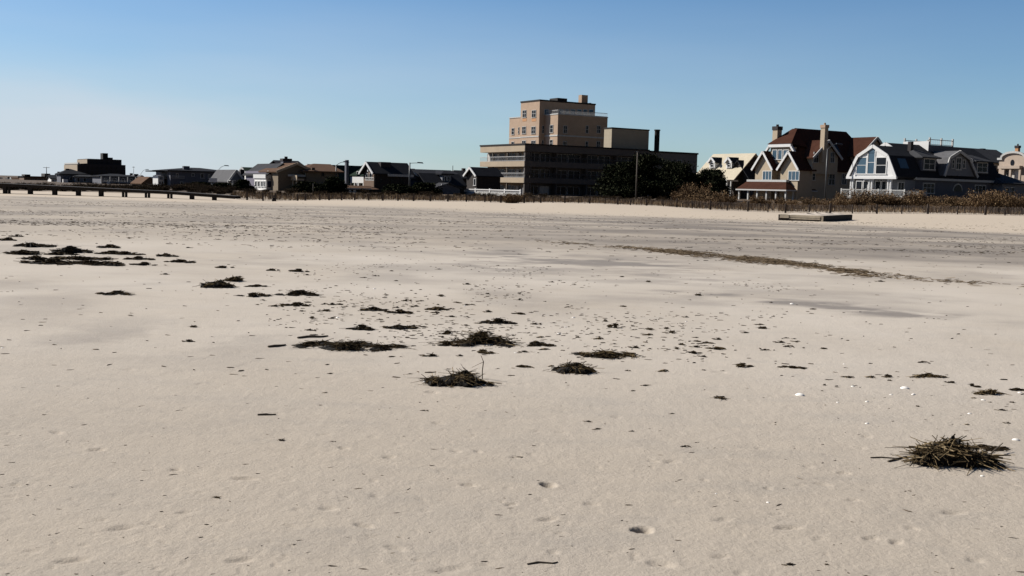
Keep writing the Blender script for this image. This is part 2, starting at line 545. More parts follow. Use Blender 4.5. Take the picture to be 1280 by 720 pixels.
def build_ground():
    rs = np.concatenate([np.geomspace(0.35, 3.2, 18, endpoint=False), np.geomspace(3.2, 30, 560, endpoint=False),
                         np.geomspace(30, 200, 170, endpoint=False), np.geomspace(200, 9000, 30)])
    th = np.concatenate([np.linspace(-34, 34, 560), np.linspace(34, 326, 110)[1:-1]])
    th = np.radians(th)
    nr, nt_ = len(rs), len(th)
    R, T = np.meshgrid(rs, th, indexing='ij')
    X = (R * np.sin(T)).ravel()
    Y = (R * np.cos(T)).ravel()
    Z = terrain(X, Y)
    r = R.ravel()
    near = np.where((r < 16) & (Y > 1))[0]
    xs, ys = X[near], Y[near]
    dz = np.zeros(len(near))
    dz += 0.0016 * vnoise(xs / .22, ys / .35, 41) * 2 + .0016 * vnoise(xs / .06, ys / .08, 42) * 2
    lr = random.Random(3)

    def dent(px, py, ln, wd, dep, ang):
        p = ground_at(px, py)
        dx, dy = xs - p.x, ys - p.y
        c, s = math.cos(ang), math.sin(ang)
        a = (dx * c + dy * s) / (ln / 2)
        b = (-dx * s + dy * c) / (wd / 2)
        k = a * a + b * b
        k = k * (1 + .7 * vnoise(xs / .05, ys / .05, int(px)))
        return -dep * np.exp(-k ** 2) + dep * .22 * np.exp(-((np.sqrt(np.abs(k)) - 1.5) / .45) ** 2) * (.5 if dep > .05 else 1) * (vnoise(xs / .11, ys / .11, int(py)) + .5)
    for px, py, ln, wd, dep in deep:
        dz += dent(px, py, ln, wd * 1.2, dep, lr.uniform(-.1, .25))
    for px, py, ln in shallow:
        dz += dent(px, py, ln * lr.uniform(.24, .46), ln * lr.uniform(.15, .22), lr.uniform(.007, .017), lr.uniform(-.5, .5))
    for k in range(330):
        px, py = lr.uniform(-40, 1320), 420 + 300 * lr.random() ** 1.3
        dz += dent(px, py, lr.uniform(.02, .08), lr.uniform(.02, .04), lr.uniform(.002, .008), lr.uniform(-.6, .6))
    Z[near] += dz
    n = nr * nt_
    idx = np.arange(n).reshape(nr, nt_)
    a = idx[:-1]
    b = idx[1:]
    quads = np.stack([a, np.roll(a, -1, 1), np.roll(b, -1, 1), b], -1).reshape(-1, 4)
    quads = quads[:, ::-1]
    me = bpy.data.meshes.new('beach')
    cz = float(terrain(0, 0))
    me.vertices.add(n + 1)
    co = np.empty((n + 1, 3))
    co[:n, 0], co[:n, 1], co[:n, 2] = X, Y, Z
    co[n] = (0, 0, cz)
    me.vertices.foreach_set('co', co.ravel())
    tri = np.stack([np.full(nt_, n), np.roll(idx[0], -1), idx[0]], -1)
    loops = np.concatenate([quads.ravel(), tri.ravel()])
    me.loops.add(len(loops))
    me.loops.foreach_set('vertex_index', loops.astype(np.int32))
    nf = len(quads) + len(tri)
    me.polygons.add(nf)
    st = np.concatenate([np.arange(len(quads)) * 4, len(quads) * 4 + np.arange(len(tri)) * 3])
    me.polygons.foreach_set('loop_start', st.astype(np.int32))
    me.polygons.foreach_set('use_smooth', np.ones(nf, bool))
    me.update(calc_edges=True)
    me.validate()
    X1, Y1 = co[:, 0], co[:, 1]
    # bands that belong to the sand itself
    def streak(px, py, wpx, dep_m, s=1.0):
        p = ground_at(px, py)
        wm = wpx * p.y / F0 / 2
        k = ((X1 - p.x + .25 * (Y1 - p.y)) / wm) ** 2 + ((Y1 - p.y + .12 * (X1 - p.x)) / dep_m) ** 2
        return s * 1.15 * np.exp(-k ** .8) * np.clip(.45 + 3.4 * fbm(X1 / .9, Y1 / .6, 21, 6), 0, 1.4)
    damp = np.zeros(n + 1)
    for sarg in ((670, 322, 190, 2.6, .75), (800, 330, 150, 1.6, .55), (870, 367, 120, .5, .8), (990, 378, 160, .45, .75), (1120, 391, 130, .45, .7),
                 (1060, 385, 60, .4, .6), (600, 335, 120, 1.6, .4), (1150, 395, 220, .7, .35), (330, 325, 160, 1.6, .3), (250, 420, 260, 1.6, .22), (130, 425, 200, 1.0, .22), (880, 350, 300, 1.5, .25)):
        damp += streak(*sarg)
    damp += .42 * smooth(fbm(X1 / 2.2, Y1 / 1.8, 31, 6), .02, .6) * smooth(Y1, 9, 16) * (1 - smooth(Y1, 60, 80))
    pale = smooth(Y1 + 3 * fbm(X1 / 5, Y1 / 5, 35, 3), 6.5, 13) * (1 - smooth(Y1, 24, 34)) * np.clip(.40 + .35 * fbm(X1 / 2.0, Y1 / 2.4, 36, 5), 0, 1)
    wob = 9 * fbm(X1 / 14, Y1 / 14, 51, 3)
    edge = np.interp(X1 / np.maximum(Y1, 1), [-.5, -.12, .1, .3, .5], [84, 80, 72, 62, 56])
    band = (.62 + .38 * smooth(X1 / np.maximum(Y1, 1), -.1, .12)) * smooth(Y1 + wob, 24, 36) * (1 - smooth(Y1 + .6 * wob, edge - 5, edge + 5))
    mot = band * np.clip(.46 + 1.0 * fbm(X1 / 4.5, Y1 / 2.2, 61, 5), 0, .85)
    mot = np.maximum(mot, band * .9 * smooth(fbm(X1 / .9 + 9, Y1 / .6, 67, 4), .28, .6))
    wl = 1 - smooth(np.abs(X1 / np.maximum(Y1, 1)), .9, 1.2)
    dune = smooth(Y1 + .6 * wob, edge - 5, edge + 5) * (1 - smooth(Y1, 118, 130)) * wl
    soil = smooth(Y1 + 4 * fbm(X1 / 5, Y1 / 5, 71, 3), 117, 126) * smooth(X1 + .25 * (Y1 - 110), -45, -28)
    soil = np.maximum(soil, smooth(Y1 + 4 * fbm(X1 / 5, Y1 / 5, 71, 3), 118, 124))
    for nm, arr in (('damp', damp), ('pale', pale), ('mottle', mot * wl), ('dune', dune), ('dune_soil', soil)):
        at = me.attributes.new(nm, 'FLOAT', 'POINT')
        at.data.foreach_set('value', np.clip(arr, 0, 1).astype(np.float32))
    me.materials.append(M['sand'])
    o = new_obj('beach', me)
    o['kind'] = 'structure'
    return o


build_ground()

# ------------------------------------------------------------------ buildings
GRID = rad(32)                                # the street grid: local x runs away to the right, local y away to the left
RINV = Matrix.Rotation(-GRID, 3, 'Z')


class House:
    def __init__(s, name, label, cat, px, Y, zb=.7, py=None, group=None):
        py = 235 + .025 * (px - 640) if py is None else py
        d = ray(px, py)
        X = d.x * Y / d.y
        s.o = new_obj(name, None)
        s.o.empty_display_size = .5
        s.o.location = (X, Y, zb)
        s.o.rotation_euler = (0, 0, GRID)
        tag(s.o, label, cat, group)
        s.zb = zb
        s.c = RINV @ (CAM - Vector((X, Y, zb)))

    def _d(s, px, py):
        return RINV @ ray(px, py)

    def L(s, px, py, p=0):
        d = s._d(px, py)
        t = (p - s.c.x) / d.x
        q = s.c + d * t
        return q.y, q.z

    def R(s, px, py, q=0):
        d = s._d(px, py)
        t = (q - s.c.y) / d.y
        a = s.c + d * t
        return a.x, a.z

    def part(s, name, mat, mb, parent=None, smooth_=False, label=None):
        o = mb.build(name, M[mat] if isinstance(mat, str) else mat, parent or s.o, smooth_)
        if label:
            o['label'] = label
        return o

    def box(s, name, mat, *a, parent=None, label=None):
        return s.part(name, mat, MB().box(*a), parent, label=label)

    # windows: frame part with a pane sub-part; face 'R' (q = plane, outward -q) or 'L' (p = plane, outward -p)
    def win(s, face, x0, y0, x1, y1, plane=0.0, frame='white', glass='glass', mv=1, mh=1, fw=.09, name='window', out=.07):
        if face == 'R':
            ym = (y0 + y1) / 2
            a0, _ = s.R(x0, ym, plane)
            a1, _ = s.R(x1, ym, plane)
            _, zt = s.R((x0 + x1) / 2, y0, plane)
            _, zl = s.R((x0 + x1) / 2, y1, plane)
        else:
            ym = (y0 + y1) / 2
            a0, _ = s.L(x0, ym, plane)
            a1, _ = s.L(x1, ym, plane)
            _, zt = s.L((x0 + x1) / 2, y0, plane)
            _, zl = s.L((x0 + x1) / 2, y1, plane)
        return s.win_m(face, a0, a1, zl, zt, plane, frame, glass, mv, mh, fw, name, out)

    def win_m(s, face, a0, a1, zl, zt, plane, frame='white', glass='glass', mv=1, mh=1, fw=.09, name='window', out=.07):
        a0, a1 = min(a0, a1), max(a0, a1)
        f, g = MB(), MB()

        def bx(mb, b0, b1, z0, z1, o):
            if face == 'R':
                mb.box(b0, b1, plane - o, plane + .04, z0, z1)
            else:
                mb.box(plane - o, plane + .04, b0, b1, z0, z1)
        bx(f, a0, a0 + fw, zl, zt, out)
        bx(f, a1 - fw, a1, zl, zt, out)
        bx(f, a0 + fw, a1 - fw, zt - fw, zt, out - .002)
        bx(f, a0 - .06, a1 + .06, zl - fw, zl, out + .05)
        for k in range(mv - 1):
            c = a0 + (a1 - a0) * (k + 1) / mv
            bx(f, c - .035, c + .035, zl, zt - fw, out - .01)
        for k in range(mh - 1):
            c = zl + (zt - zl) * (k + 1) / mh
            bx(f, a0 + fw, a1 - fw, c - .03, c + .03, out - .013)
        bx(g, a0 + fw * .5, a1 - fw * .5, zl, zt - fw * .5, .025)
        fo = s.part(name, frame, f)
        s.part('pane', glass, g, fo)
        return fo

    def gable_p(s, p0, p1, q0, q1, ze, zr, wall, roof, ov=.35, th=.16, zfloor=-1.5, trim=None, qr=None, name='wall', rname='roof'):
        """ridge along p (gable ends face left and right along p)"""
        qr = (q0 + q1) / 2 if qr is None else qr
        s.part(name, wall, MB().prism_p([(q0, zfloor), (q1, zfloor), (q1, ze), (qr, zr), (q0, ze)], p0, p1))
        k = (zr - ze) / (qr - q0)
        k2 = (zr - ze) / (q1 - qr)
        a = (q0 - ov, ze - ov * k + .02)
        b = (q1 + ov, ze - ov * k2 + .02)
        r = (qr, zr + .02)
        prof = [a, r, b, (b[0], b[1] + th), (r[0], r[1] + th * 1.1), (a[0], a[1] + th)]
        ro = s.part(rname, roof, MB().prism_p(prof, p0 - ov, p1 + ov))
        if trim:
            tb = MB()
            for pp in (p0 - ov - .06,):
                tb.bar((pp, a[0], a[1] + th * .4), (pp, r[0], r[1] + th * .4), .12, .34)
                tb.bar((pp, b[0], b[1] + th * .4), (pp, r[0], r[1] + th * .4), .12, .34)
            s.part('bargeboard', trim, tb, ro)
        return ro

    def gable_q(s, p0, p1, q0, q1, ze, zr, wall, roof, ov=.35, th=.16, zfloor=-1.5, trim=None, name='wall', rname='roof'):
        """ridge along q (gable ends face the camera side and the far side)"""
        pr = (p0 + p1) / 2
        s.part(name, wall, MB().prism_q([(p0, zfloor), (p1, zfloor), (p1, ze), (pr, zr), (p0, ze)], q0, q1))
        k = (zr - ze) / (pr - p0)
        a = (p0 - ov, ze - ov * k + .02)
        b = (p1 + ov, ze - ov * k + .02)
        r = (pr, zr + .02)
        prof = [a, r, b, (b[0], b[1] + th), (r[0], r[1] + th * 1.1), (a[0], a[1] + th)]
        ro = s.part(rname, roof, MB().prism_q(prof, q0 - ov, q1 + ov))
        if trim:
            tb = MB()
            qq = q0 - ov - .06
            tb.bar((a[0], qq, a[1] + th * .4), (r[0], qq, r[1] + th * .4), .12, .34)
            tb.bar((b[0], qq, b[1] + th * .4), (r[0], qq, r[1] + th * .4), .12, .34)
            s.part('bargeboard', trim, tb, ro)
        return ro

    def hip(s, p0, p1, q0, q1, ze, zr, ra, rb, roof, axis='p', ov=.4, rname='roof', th=.18):
        """hipped roof, ridge from ra to rb along the axis"""
        P0, P1, Q0, Q1 = p0 - ov, p1 + ov, q0 - ov, q1 + ov
        if axis == 'p':
            r1, r2 = (ra, (Q0 + Q1) / 2, zr), (rb, (Q0 + Q1) / 2, zr)
        else:
            r1, r2 = ((P0 + P1) / 2, ra, zr), ((P0 + P1) / 2, rb, zr)
        e = [(P0, Q0, ze), (P1, Q0, ze), (P1, Q1, ze), (P0, Q1, ze)]
        e2 = [(x, y, z - th) for x, y, z in e]
        vs = e2 + e + [r1, r2]
        if axis == 'p':
            top = [(4, 5, 9, 8), (5, 6, 9), (6, 7, 8, 9), (7, 4, 8)]
        else:
            top = [(4, 5, 8), (5, 6, 9, 8), (6, 7, 9), (7, 4, 8, 9)]
        fs = [(3, 2, 1, 0)] + [(i, (i + 1) % 4, 4 + (i + 1) % 4, 4 + i) for i in range(4)] + top
        return s.part(rname, roof, MB().poly(vs, fs))

    def chimney(s, mat, p, q, w, d, z0, z1, cap='dark_brick', parent=None, capz=.35):
        c = s.box('chimney', mat, p - w / 2, p + w / 2, q - d / 2, q + d / 2, z0, z1, parent=parent)
        if capz:
            cc = MB().box(p - w / 2 - .08, p + w / 2 + .08, q - d / 2 - .08, q + d / 2 + .08, z1 - capz, z1 + .05)
            cc.cyl((p, q), min(w, d) * .22, z1 + .03, z1 + .35, 10)
            s.part('chimney_cap', cap, cc, c if parent is None else parent)
        return c

    def rail_L(s, q0, q1, z0, z1, p, mat='rail', parent=None, n=None, name='railing'):
        mb = MB()
        mb.box(p - .04, p + .04, q0, q1, z1 - .09, z1)
        mb.box(p - .03, p + .03, q0, q1, z0 + .05, z0 + .12)
        k = n or max(2, int(abs(q1 - q0) / .14))
        for i in range(k + 1):
            c = q0 + (q1 - q0) * i / k
            mb.box(p - .016, p + .016, c - .016, c + .016, z0 + .1, z1 - .05)
        return s.part(name, mat, mb, parent)

    def rail_R(s, p0, p1, z0, z1, q, mat='rail', parent=None, n=None, name='railing'):
        mb = MB()
        mb.box(p0, p1, q - .04, q + .04, z1 - .09, z1)
        mb.box(p0, p1, q - .03, q + .03, z0 + .05, z0 + .12)
        k = n or max(2, int(abs(p1 - p0) / .14))
        for i in range(k + 1):
            c = p0 + (p1 - p0) * i / k
            mb.box(c - .016, c + .016, q - .016, q + .016, z0 + .1, z1 - .05)
        return s.part(name, mat, mb, parent)


# ---- the long low building with stacked balconies
def build_motel():
    H = House('balcony_building', 'long low building with three tiers of beige balconies, in front of the tan tower', 'building', 655, 187, .6)
    W, _ = H.L(600, 200)
    Lm, _ = H.R(811, 200)
    Lw, _ = H.R(872, 220)
    zt = H.R(655, 180.5)[1]
    zz = lambda y: H.R(655, y)[1]
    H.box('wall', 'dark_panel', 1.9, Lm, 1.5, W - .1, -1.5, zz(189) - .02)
    H.box('end_wall', 'beige', 1.7, 1.89, 1.45, W - .05, -1.5, zz(189) - .01)
    rf = H.box('roof', 'beige_panel', 0, 1.7, .1, W, zz(189), zt)
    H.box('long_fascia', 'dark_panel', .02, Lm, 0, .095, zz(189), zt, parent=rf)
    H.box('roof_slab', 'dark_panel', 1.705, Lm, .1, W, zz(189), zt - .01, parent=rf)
    H.box('roof_edge', 'soot', -.12, Lm + .1, -.12, W + .1, zt - .02, zt + .22, parent=rf)
    levels = [(zz(208), zz(201.2), zz(195)), (zz(228.5), zz(222), zz(216))]
    divs = [H.R(x, 200)[0] for x in (664.5, 697, 735, 772)] + [Lm - .2]
    for zl, zu, zr in levels:
        sl = MB()
        sl.box(0, 1.68, .15, W, zl + .004, zl + .246)
        sl.box(0, .14, .15, W, zl + .25, zu)
        b = H.part('balcony', 'beige_panel', sl)
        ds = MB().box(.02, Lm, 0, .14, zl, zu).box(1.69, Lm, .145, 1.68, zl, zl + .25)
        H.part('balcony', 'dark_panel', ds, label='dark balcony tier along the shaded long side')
        H.rail_L(.1, W, zu, zr, .07, 'rail', b, n=44)
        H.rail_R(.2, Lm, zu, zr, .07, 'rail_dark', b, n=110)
    # corner piers, columns
    for qq in (H.L(632.5, 210)[0], H.L(614.5, 210)[0]):
        H.box('column', 'slab_dark', .16, .42, qq - .12, qq + .12, -1.5, zz(189.3))
    for k, dd in enumerate(divs):
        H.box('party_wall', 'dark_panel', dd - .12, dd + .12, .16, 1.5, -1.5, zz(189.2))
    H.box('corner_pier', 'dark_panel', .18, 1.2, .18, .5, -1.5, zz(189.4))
    # sliding doors on the lit end
    rows = [(zz(200), zz(190)), (zz(221), zz(211)), (zz(241), zz(232))]
    for zl, zu in rows:
        for x0, x1, g in ((609, 612.5, 'curtain'), (613, 617, 'glass'), (617.5, 621, 'glass'), (621.3, 624, 'curtain'), (624.5, 631, 'glass'), (634, 640, 'glass'), (640.5, 644, 'glass'), (645, 648.5, 'curtain'), (649, 652, 'glass')):
            a0, a1 = H.L(x0, 210, 1.7)[0], H.L(x1, 210, 1.7)[0]
            if min(a0, a1) < 1.6:
                continue
            H.win_m('L', a0, a1, zl - .2, zu, 1.7, 'rail', g, fw=.06, name='balcony_door')
        r2 = random.Random(int(zl * 10))
        pts = [1.9] + divs
        for i in range(len(pts) - 1):
            a, b = pts[i] + .5, pts[i + 1] - .5
            n = max(1, int((b - a) / 2.3))
            for k in range(n):
                x0 = a + (b - a) * k / n
                H.win_m('R', x0, x0 + (b - a) / n - .25, zl - .2, zu, 1.5, 'rail', 'curtain' if r2.random() < .06 else 'glass', mv=2, fw=.06, name='balcony_door')
    # lower blank wing on the right
    zw = H.R(840, 191.5)[1]
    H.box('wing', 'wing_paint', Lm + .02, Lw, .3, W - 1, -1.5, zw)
    H.box('wing_roof_edge', 'soot', Lm + .1, Lw + .15, .15, W - .9, zw - .02, zw + .3)
    H.win('R', 846, 200, 852, 206, .3, 'rail', 'glass')
    # pale block standing on the roof
    Q = 4.0
    p0 = H.R(764.5, 172, Q)[0]
    p1 = H.R(811, 172, Q)[0]
    q1 = H.L(755, 172, p0)[0]
    zb, zt2 = zt - .3, H.R(765, 160.5, Q)[1]
    bl = H.box('roof_block', 'block', p0, p1, Q, q1, zb, zt2)
    H.box('block_roof_edge', 'soot', p0 - .1, p1 + .1, Q - .1, q1 + .1, zt2, zt2 + .22, parent=bl)
    # boiler stack
    Q = 3.2
    pc, _ = H.R(821, 180, Q)
    ra = abs(H.R(825, 180, Q)[0] - H.R(817, 180, Q)[0]) / 2 * .62
    st = H.part('smokestack', 'soot', MB().cyl((pc, Q), ra, zw - .5, H.R(821, 162.5, Q)[1], 20))
    H.part('stack_rim', 'soot', MB().cyl((pc, Q), ra + .1, H.R(821, 163.5, Q)[1], H.R(821, 162, Q)[1], 20), st)
    for x in (727, 741, 790, 806):
        pv = H.R(x, 183, 6)[0]
        H.part('roof_vent', 'soot', MB().cyl((pv, 6), .25, zt, zt + .5, 8))


build_motel()


# ---- the tan tower behind
def build_tower():
    H = House('brick_tower', 'tan brick stepped tower block rising behind the long balcony building', 'building', 674, 215, .6, py=155)
    z = lambda x, y, q=0: H.R(x, y, q)[1]
    qA = H.L(650.5, 155)[0]
    pA = H.R(744, 135)[0]
    zt = z(674, 126)
    H.box('main_block', 'tan_brick', 0, pA, 0, qA, -1, zt)
    H.box('parapet_cap', 'soot', -.1, pA + .1, -.1, qA + .1, zt, zt + .3)
    # left lower wing
    qC = H.L(636.5, 165, .6)[0]
    zc = H.L(644, 147.5, .6)[1]
    H.box('side_wing', 'tan_brick', .6, pA - .5, qA + .01, qC, -1, zc)
    H.box('wing_cap', 'white_dim', .5, pA - .4, qA + .01, qC + .1, zc, zc + .2)
    # front annex with a terrace on top
    pB = H.R(681, 165)[0]
    d = ray(697, 165)
    qB = -(-H.L(697, 165, pB)[0])
    pE = H.R(759, 165, qB)[0]
    za = H.R(697, 143, qB)[1]
    H.box('front_annex', 'tan_brick', pB, pE, qB, -.01, -1, za)
    H.box('annex_cap', 'white_dim', pB - .08, pE + .08, qB - .08, -.01, za, za + .18)
    rl = MB()
    zr = H.R(697, 137, qB)[1]
    H.rail_R(pB + .2, pE, za + .15, zr, qB + .15, 'rail', n=60)
    H.rail_L(qB + .2, -.2, za + .15, zr, pB + .15, 'rail', n=16)
    # terrace windows
    for x0, x1 in ((680, 686), (698.5, 704), (706, 711), (713, 719), (721, 727), (729, 734), (736, 742)):
        H.win('R', x0, 136.5, x1, 143, 0, 'rail', 'blue_glass', fw=.1)
    H.box('roof_plant', 'soot', H.R(697, 124, 3)[0], H.R(709, 124, 3)[0], 3, 6, zt + .2, H.R(700, 122.5, 3)[1])
    pc = H.R(729, 122, 2)[0]
    wch = H.R(734, 122, 2)[0] - H.R(724.5, 122, 2)[0]
    H.chimney('tan_brick', pc, 2, wch * .8, 1.2, zt - .1, H.R(729, 119, 2)[1], capz=0)
    H.box('roof_step', 'soot', H.R(734, 124, 2)[0], pA - .3, 1, 5, zt + .2, zt + .5)
    # string courses
    for yy, hh in ((168.3, .28),):
        zs = H.R(697, yy, qB)[1]
        tb = MB().box(pB - .09, pE + .09, qB - .09, -.02, zs - hh, zs)
        H.part('string_course', 'white_dim', tb)
        zs2 = H.L(660, 170.5)[1]
        H.part('string_course', 'white_dim', MB().box(-.08, .3, .01, qA - .02, zs2 - .2, zs2))
        zs3 = H.L(644, 171.8, .6)[1]
        H.part('string_course', 'white_dim', MB().box(.52, 1.0, qA + .02, qC + .08, zs3 - .2, zs3))
    # windows
    for x0, x1 in ((653.3, 658.2), (664.8, 670.2)):
        H.win('L', x0, 137.5, x1, 146.5, 0, 'white_dim', 'glass', mv=2, mh=2)
        H.win('L', x0 - .6, 158, x1 - .6, 167, 0, 'white_dim', 'glass', mv=2, mh=2)
        H.win('L', x0 - .8, 175.5, x1 - .8, 184, 0, 'white_dim', 'glass', mv=2, mh=2)
        a0, z1_ = H.L(x0, 148.5)
        a1, z0_ = H.L(x1, 151.5)
        H.box('brick_panel', 'orange_brick', -.03, .02, min(a0, a1), max(a0, a1), z0_, z1_)
    H.win('L', 639.5, 160, 643, 168, .6, 'white_dim', 'glass', mh=2)
    H.win('L', 647.8, 159, 649.3, 167, .6, 'white_dim', 'glass', mh=2, fw=.06)
    H.win('L', 639.2, 177, 642.8, 184, .6, 'white_dim', 'glass', mh=2)
    H.win('L', 687.6, 156, 691.6, 165.5, pB, 'white_dim', 'glass', mh=2)
    H.win('L', 687.2, 174.5, 691, 183, pB, 'white_dim', 'glass', mh=2)
    H.win('R', 677.5, 157, 680, 166.5, 0, 'white_dim', 'glass', mh=2, fw=.07)
    H.win('R', 677, 175, 679.5, 183, 0, 'white_dim', 'glass', mh=2, fw=.07)
    for x0, x1 in ((704, 709), (732, 735.4), (745.8, 750.6)):
        H.win('R', x0, 157, x1, 166.3, qB, 'white_dim', 'glass', mv=2 if x1 - x0 > 4 else 1, mh=2)
        H.win('R', x0 - .5, 176.5, x1 - .5, 186, qB, 'white_dim', 'glass', mv=2 if x1 - x0 > 4 else 1, mh=2)


build_tower()


# ---- red roofed house
def build_red_house():
    H = House('red_roofed_house', 'large cream house with steep dark red roof, twin front gables and two tall chimneys', 'house', 1001, 156, .8)
    W = H.L(947, 217)[0]
    Lh = H.R(1098, 215)[0]
    ze = H.R(1001, 211.5)[1]
    H.box('wall', 'cream', 0, Lh, 0, W, -1.5, ze - .1)
    pr, zr = H.R(993.6, 160, W / 2)
    pr2 = H.R(1058, 163, W / 2)[0]
    H.hip(0, Lh, 0, W, ze, zr, pr, max(pr2, pr + 3), 'red_roof', ov=.55)
    for k in range(3):
        pp, zz = H.R((1021, 1026, 1046)[k], (167, 172, 169)[k], W / 4)
        kk = (zr - ze) / (W / 2 + .55)
        qq = W / 4
        H.part('skylight', 'glass', MB().poly([(pp - .5, qq - .5, ze + kk * (qq + .05) + .06), (pp + .5, qq - .5, ze + kk * (qq + .05) + .06), (pp + .5, qq + .5, ze + kk * (qq + 1.05) + .06), (pp - .5, qq + .5, ze + kk * (qq + 1.05) + .06),
                                               (pp - .5, qq - .5, ze + kk * (qq + .05) - .1), (pp + .5, qq - .5, ze + kk * (qq + .05) - .1), (pp + .5, qq + .5, ze + kk * (qq + 1.05) - .1), (pp - .5, qq + .5, ze + kk * (qq + 1.05) - .1)],
                                              [(0, 1, 2, 3), (7, 6, 5, 4), (0, 4, 5, 1), (1, 5, 6, 2), (2, 6, 7, 3), (3, 7, 4, 0)]))
    # clipped front gable with a bay under a white fascia
    pf = -.1
    qa, qb = sorted((H.L(963, 195, pf)[0], H.L(988, 195, pf)[0]))
    zf0, zf1 = H.L(975, 184, pf)[1], H.L(975, 180, pf)[1]
    H.box('bay', 'cream', pf, pr + .4, qa, qb, ze - .2, zf0)
    fb = MB().box(pf - .35, pf + .05, qa - .25, qb + .25, zf0, zf1)
    fb.bar((pf - .15, qa - .2, zf0 + .1), (pf - .15, qa - .9, zf0 - .8), .4, .3)
    fb.bar((pf - .15, qb + .2, zf0 + .1), (pf - .15, qb + .9, zf0 - .8), .4, .3)
    H.part('fascia', 'white', fb)
    top = MB().poly([(pf - .4, qa - .4, zf1), (pf - .4, qb + .4, zf1), (pr, W / 2 + .5, zr - .1), (pr, W / 2 - .5, zr - .1), (pr, qa - .6, zf0), (pr, qb + .6, zf0)],
                    [(0, 1, 2, 3), (0, 3, 4), (1, 5, 2), (0, 4, 5, 1), (3, 2, 5, 4)])
    H.part('clipped_gable_roof', 'red_roof', top)
    for x0, x1 in ((965.5, 971.5), (972.5, 978), (979, 986)):
        H.win('L', x0, 187, x1, 199, pf, 'white', 'blue_glass')
    # twin gables
    pg = -1.2
    for xl, xa, xr, ya, yl in ((942, 955.3, 968, 187.5, 211.3), (973.5, 987.5, 1000.5, 187.5, 211.3)):
        q1 = H.L(xl, yl, pg)[0]
        q0 = H.L(xr, yl, pg)[0]
        zel = H.L(xa, yl, pg)[1]
        za = H.L(xa, ya, pg)[1]
        ov = .4
        H.gable_p(pg, pr - 1.0, q0 + ov, q1 - ov, zel + .25, za - .35, 'cream', 'red_roof', ov=ov, trim='white', name='front_gable', rname='gable_roof', zfloor=.2)
    H.win('L', 953.5, 213.5, 965, 224.5, pg, 'white', 'blue_glass', mv=3)
    H.win('L', 985.5, 213.5, 999.5, 225, pg, 'white', 'blue_glass', mv=3)
    H.win('L', 976, 217, 979, 224.5, 0, 'white', 'glass', mh=2)
    # porch with red skirt roof
    pp = -3.4
    qR = H.L(983, 230, pp)[0]
    qL = H.L(920, 230, pp)[0]
    zt, zm = H.L(975, 227, pp)[1], H.L(975, 237, pp)[1]
    qR0 = qR
    P1 = H.R(1022, 235, qR)[0]
    vs = [(pp, qR, zm), (P1, qR, zm), (P1, qL, zm), (pp, qL, zm), (pp + 1.5, qR + 1.5, zt), (P1 - 1.5, qR + 1.5, zt), (P1 - 1.5, qL - .8, zt), (pp + 1.5, qL - .8, zt)]
    pr_ = H.part('porch_roof', 'red_roof', MB().poly(vs, [(3, 2, 1, 0), (4, 5, 6, 7), (0, 1, 5, 4), (1, 2, 6, 5), (2, 3, 7, 6), (3, 0, 4, 7)]))
    tr = MB().box(pp + 1.45, P1 - 1.45, qR + 1.45, qR + 1.6, zt - .02, zt + .3).box(pp + 1.45, pp + 1.6, qR + 1.6, qL - .8, zt - .02, zt + .3)
    H.part('porch_parapet', 'white_dim', tr, pr_)
    gut = MB().box(pp - .05, pp + .08, qR - .05, qL, zm - .2, zm - .004).box(pp + .08, P1, qR - .05, qR + .08, zm - .2, zm - .004)
    H.part('gutter', 'white_dim', gut, pr_)
    for k in range(6):
        qq = qR + .4 + (qL - qR - .8) * k / 5
        H.box('porch_column', 'white_dim', pp + .3, pp + .55, qq - .12, qq + .12, -1.5, zm - .2)
    for k in range(1, 4):
        x = pp + (P1 - pp) * k / 3.3
        H.box('porch_column', 'white_dim', x - .12, x + .12, qR + .3, qR + .55, -1.5, zm - .2)
    # cross gables on the shaded long side
    for xl, xa, xr, ya, yl, qf, depth in ((1013.5, 1032, 1050, 173.5, 197.5, -.7, 7), (1072, 1096.5, 1112, 170, 196, -.7, 7)):
        p0, zl = H.R(xl, yl, qf)
        p1, _ = H.R(xr, yl, qf)
        za = H.R(xa, ya, qf)[1]
        H.gable_q(p0 + .45, p1 - .45, qf, qf + depth, zl + .3, za - .35, 'cream', 'red_roof', ov=.45, trim='white_dim', name='cross_gable', rname='cross_gable_roof', zfloor=ze - .6)
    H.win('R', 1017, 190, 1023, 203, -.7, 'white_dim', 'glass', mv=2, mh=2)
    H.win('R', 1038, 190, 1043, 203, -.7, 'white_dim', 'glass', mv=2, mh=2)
    # chimneys
    q = -1.2
    p0, p1 = H.R(1026.3, 165, q)[0], H.R(1034.8, 165, q)[0]
    H.chimney('cream', (p0 + p1) / 2, q, (p1 - p0) * .5, .8, H.R(1030, 203, q)[1], H.R(1030, 156.5, q)[1], 'tan_brick', capz=.4)
    q = W * .72
    p0, p1 = H.R(967, 166, q)[0], H.R(976, 166, q)[0]
    H.chimney('cream', (p0 + p1) / 2, q, (p1 - p0) * .62, 1.0, ze, H.R(971.5, 158.5, q)[1], 'dark_brick', capz=.5)
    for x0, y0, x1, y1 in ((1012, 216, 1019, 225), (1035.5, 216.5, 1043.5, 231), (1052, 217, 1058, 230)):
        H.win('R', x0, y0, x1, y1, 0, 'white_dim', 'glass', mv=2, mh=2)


build_red_house()


# ---- grey gambrel house with white front
def offset_profile(pts, t):
    c = sum(q for q, _ in pts) / len(pts)
    return [(q + (t if q < c - .01 else (-t if q > c + .01 else 0)), z - t) for q, z in pts]


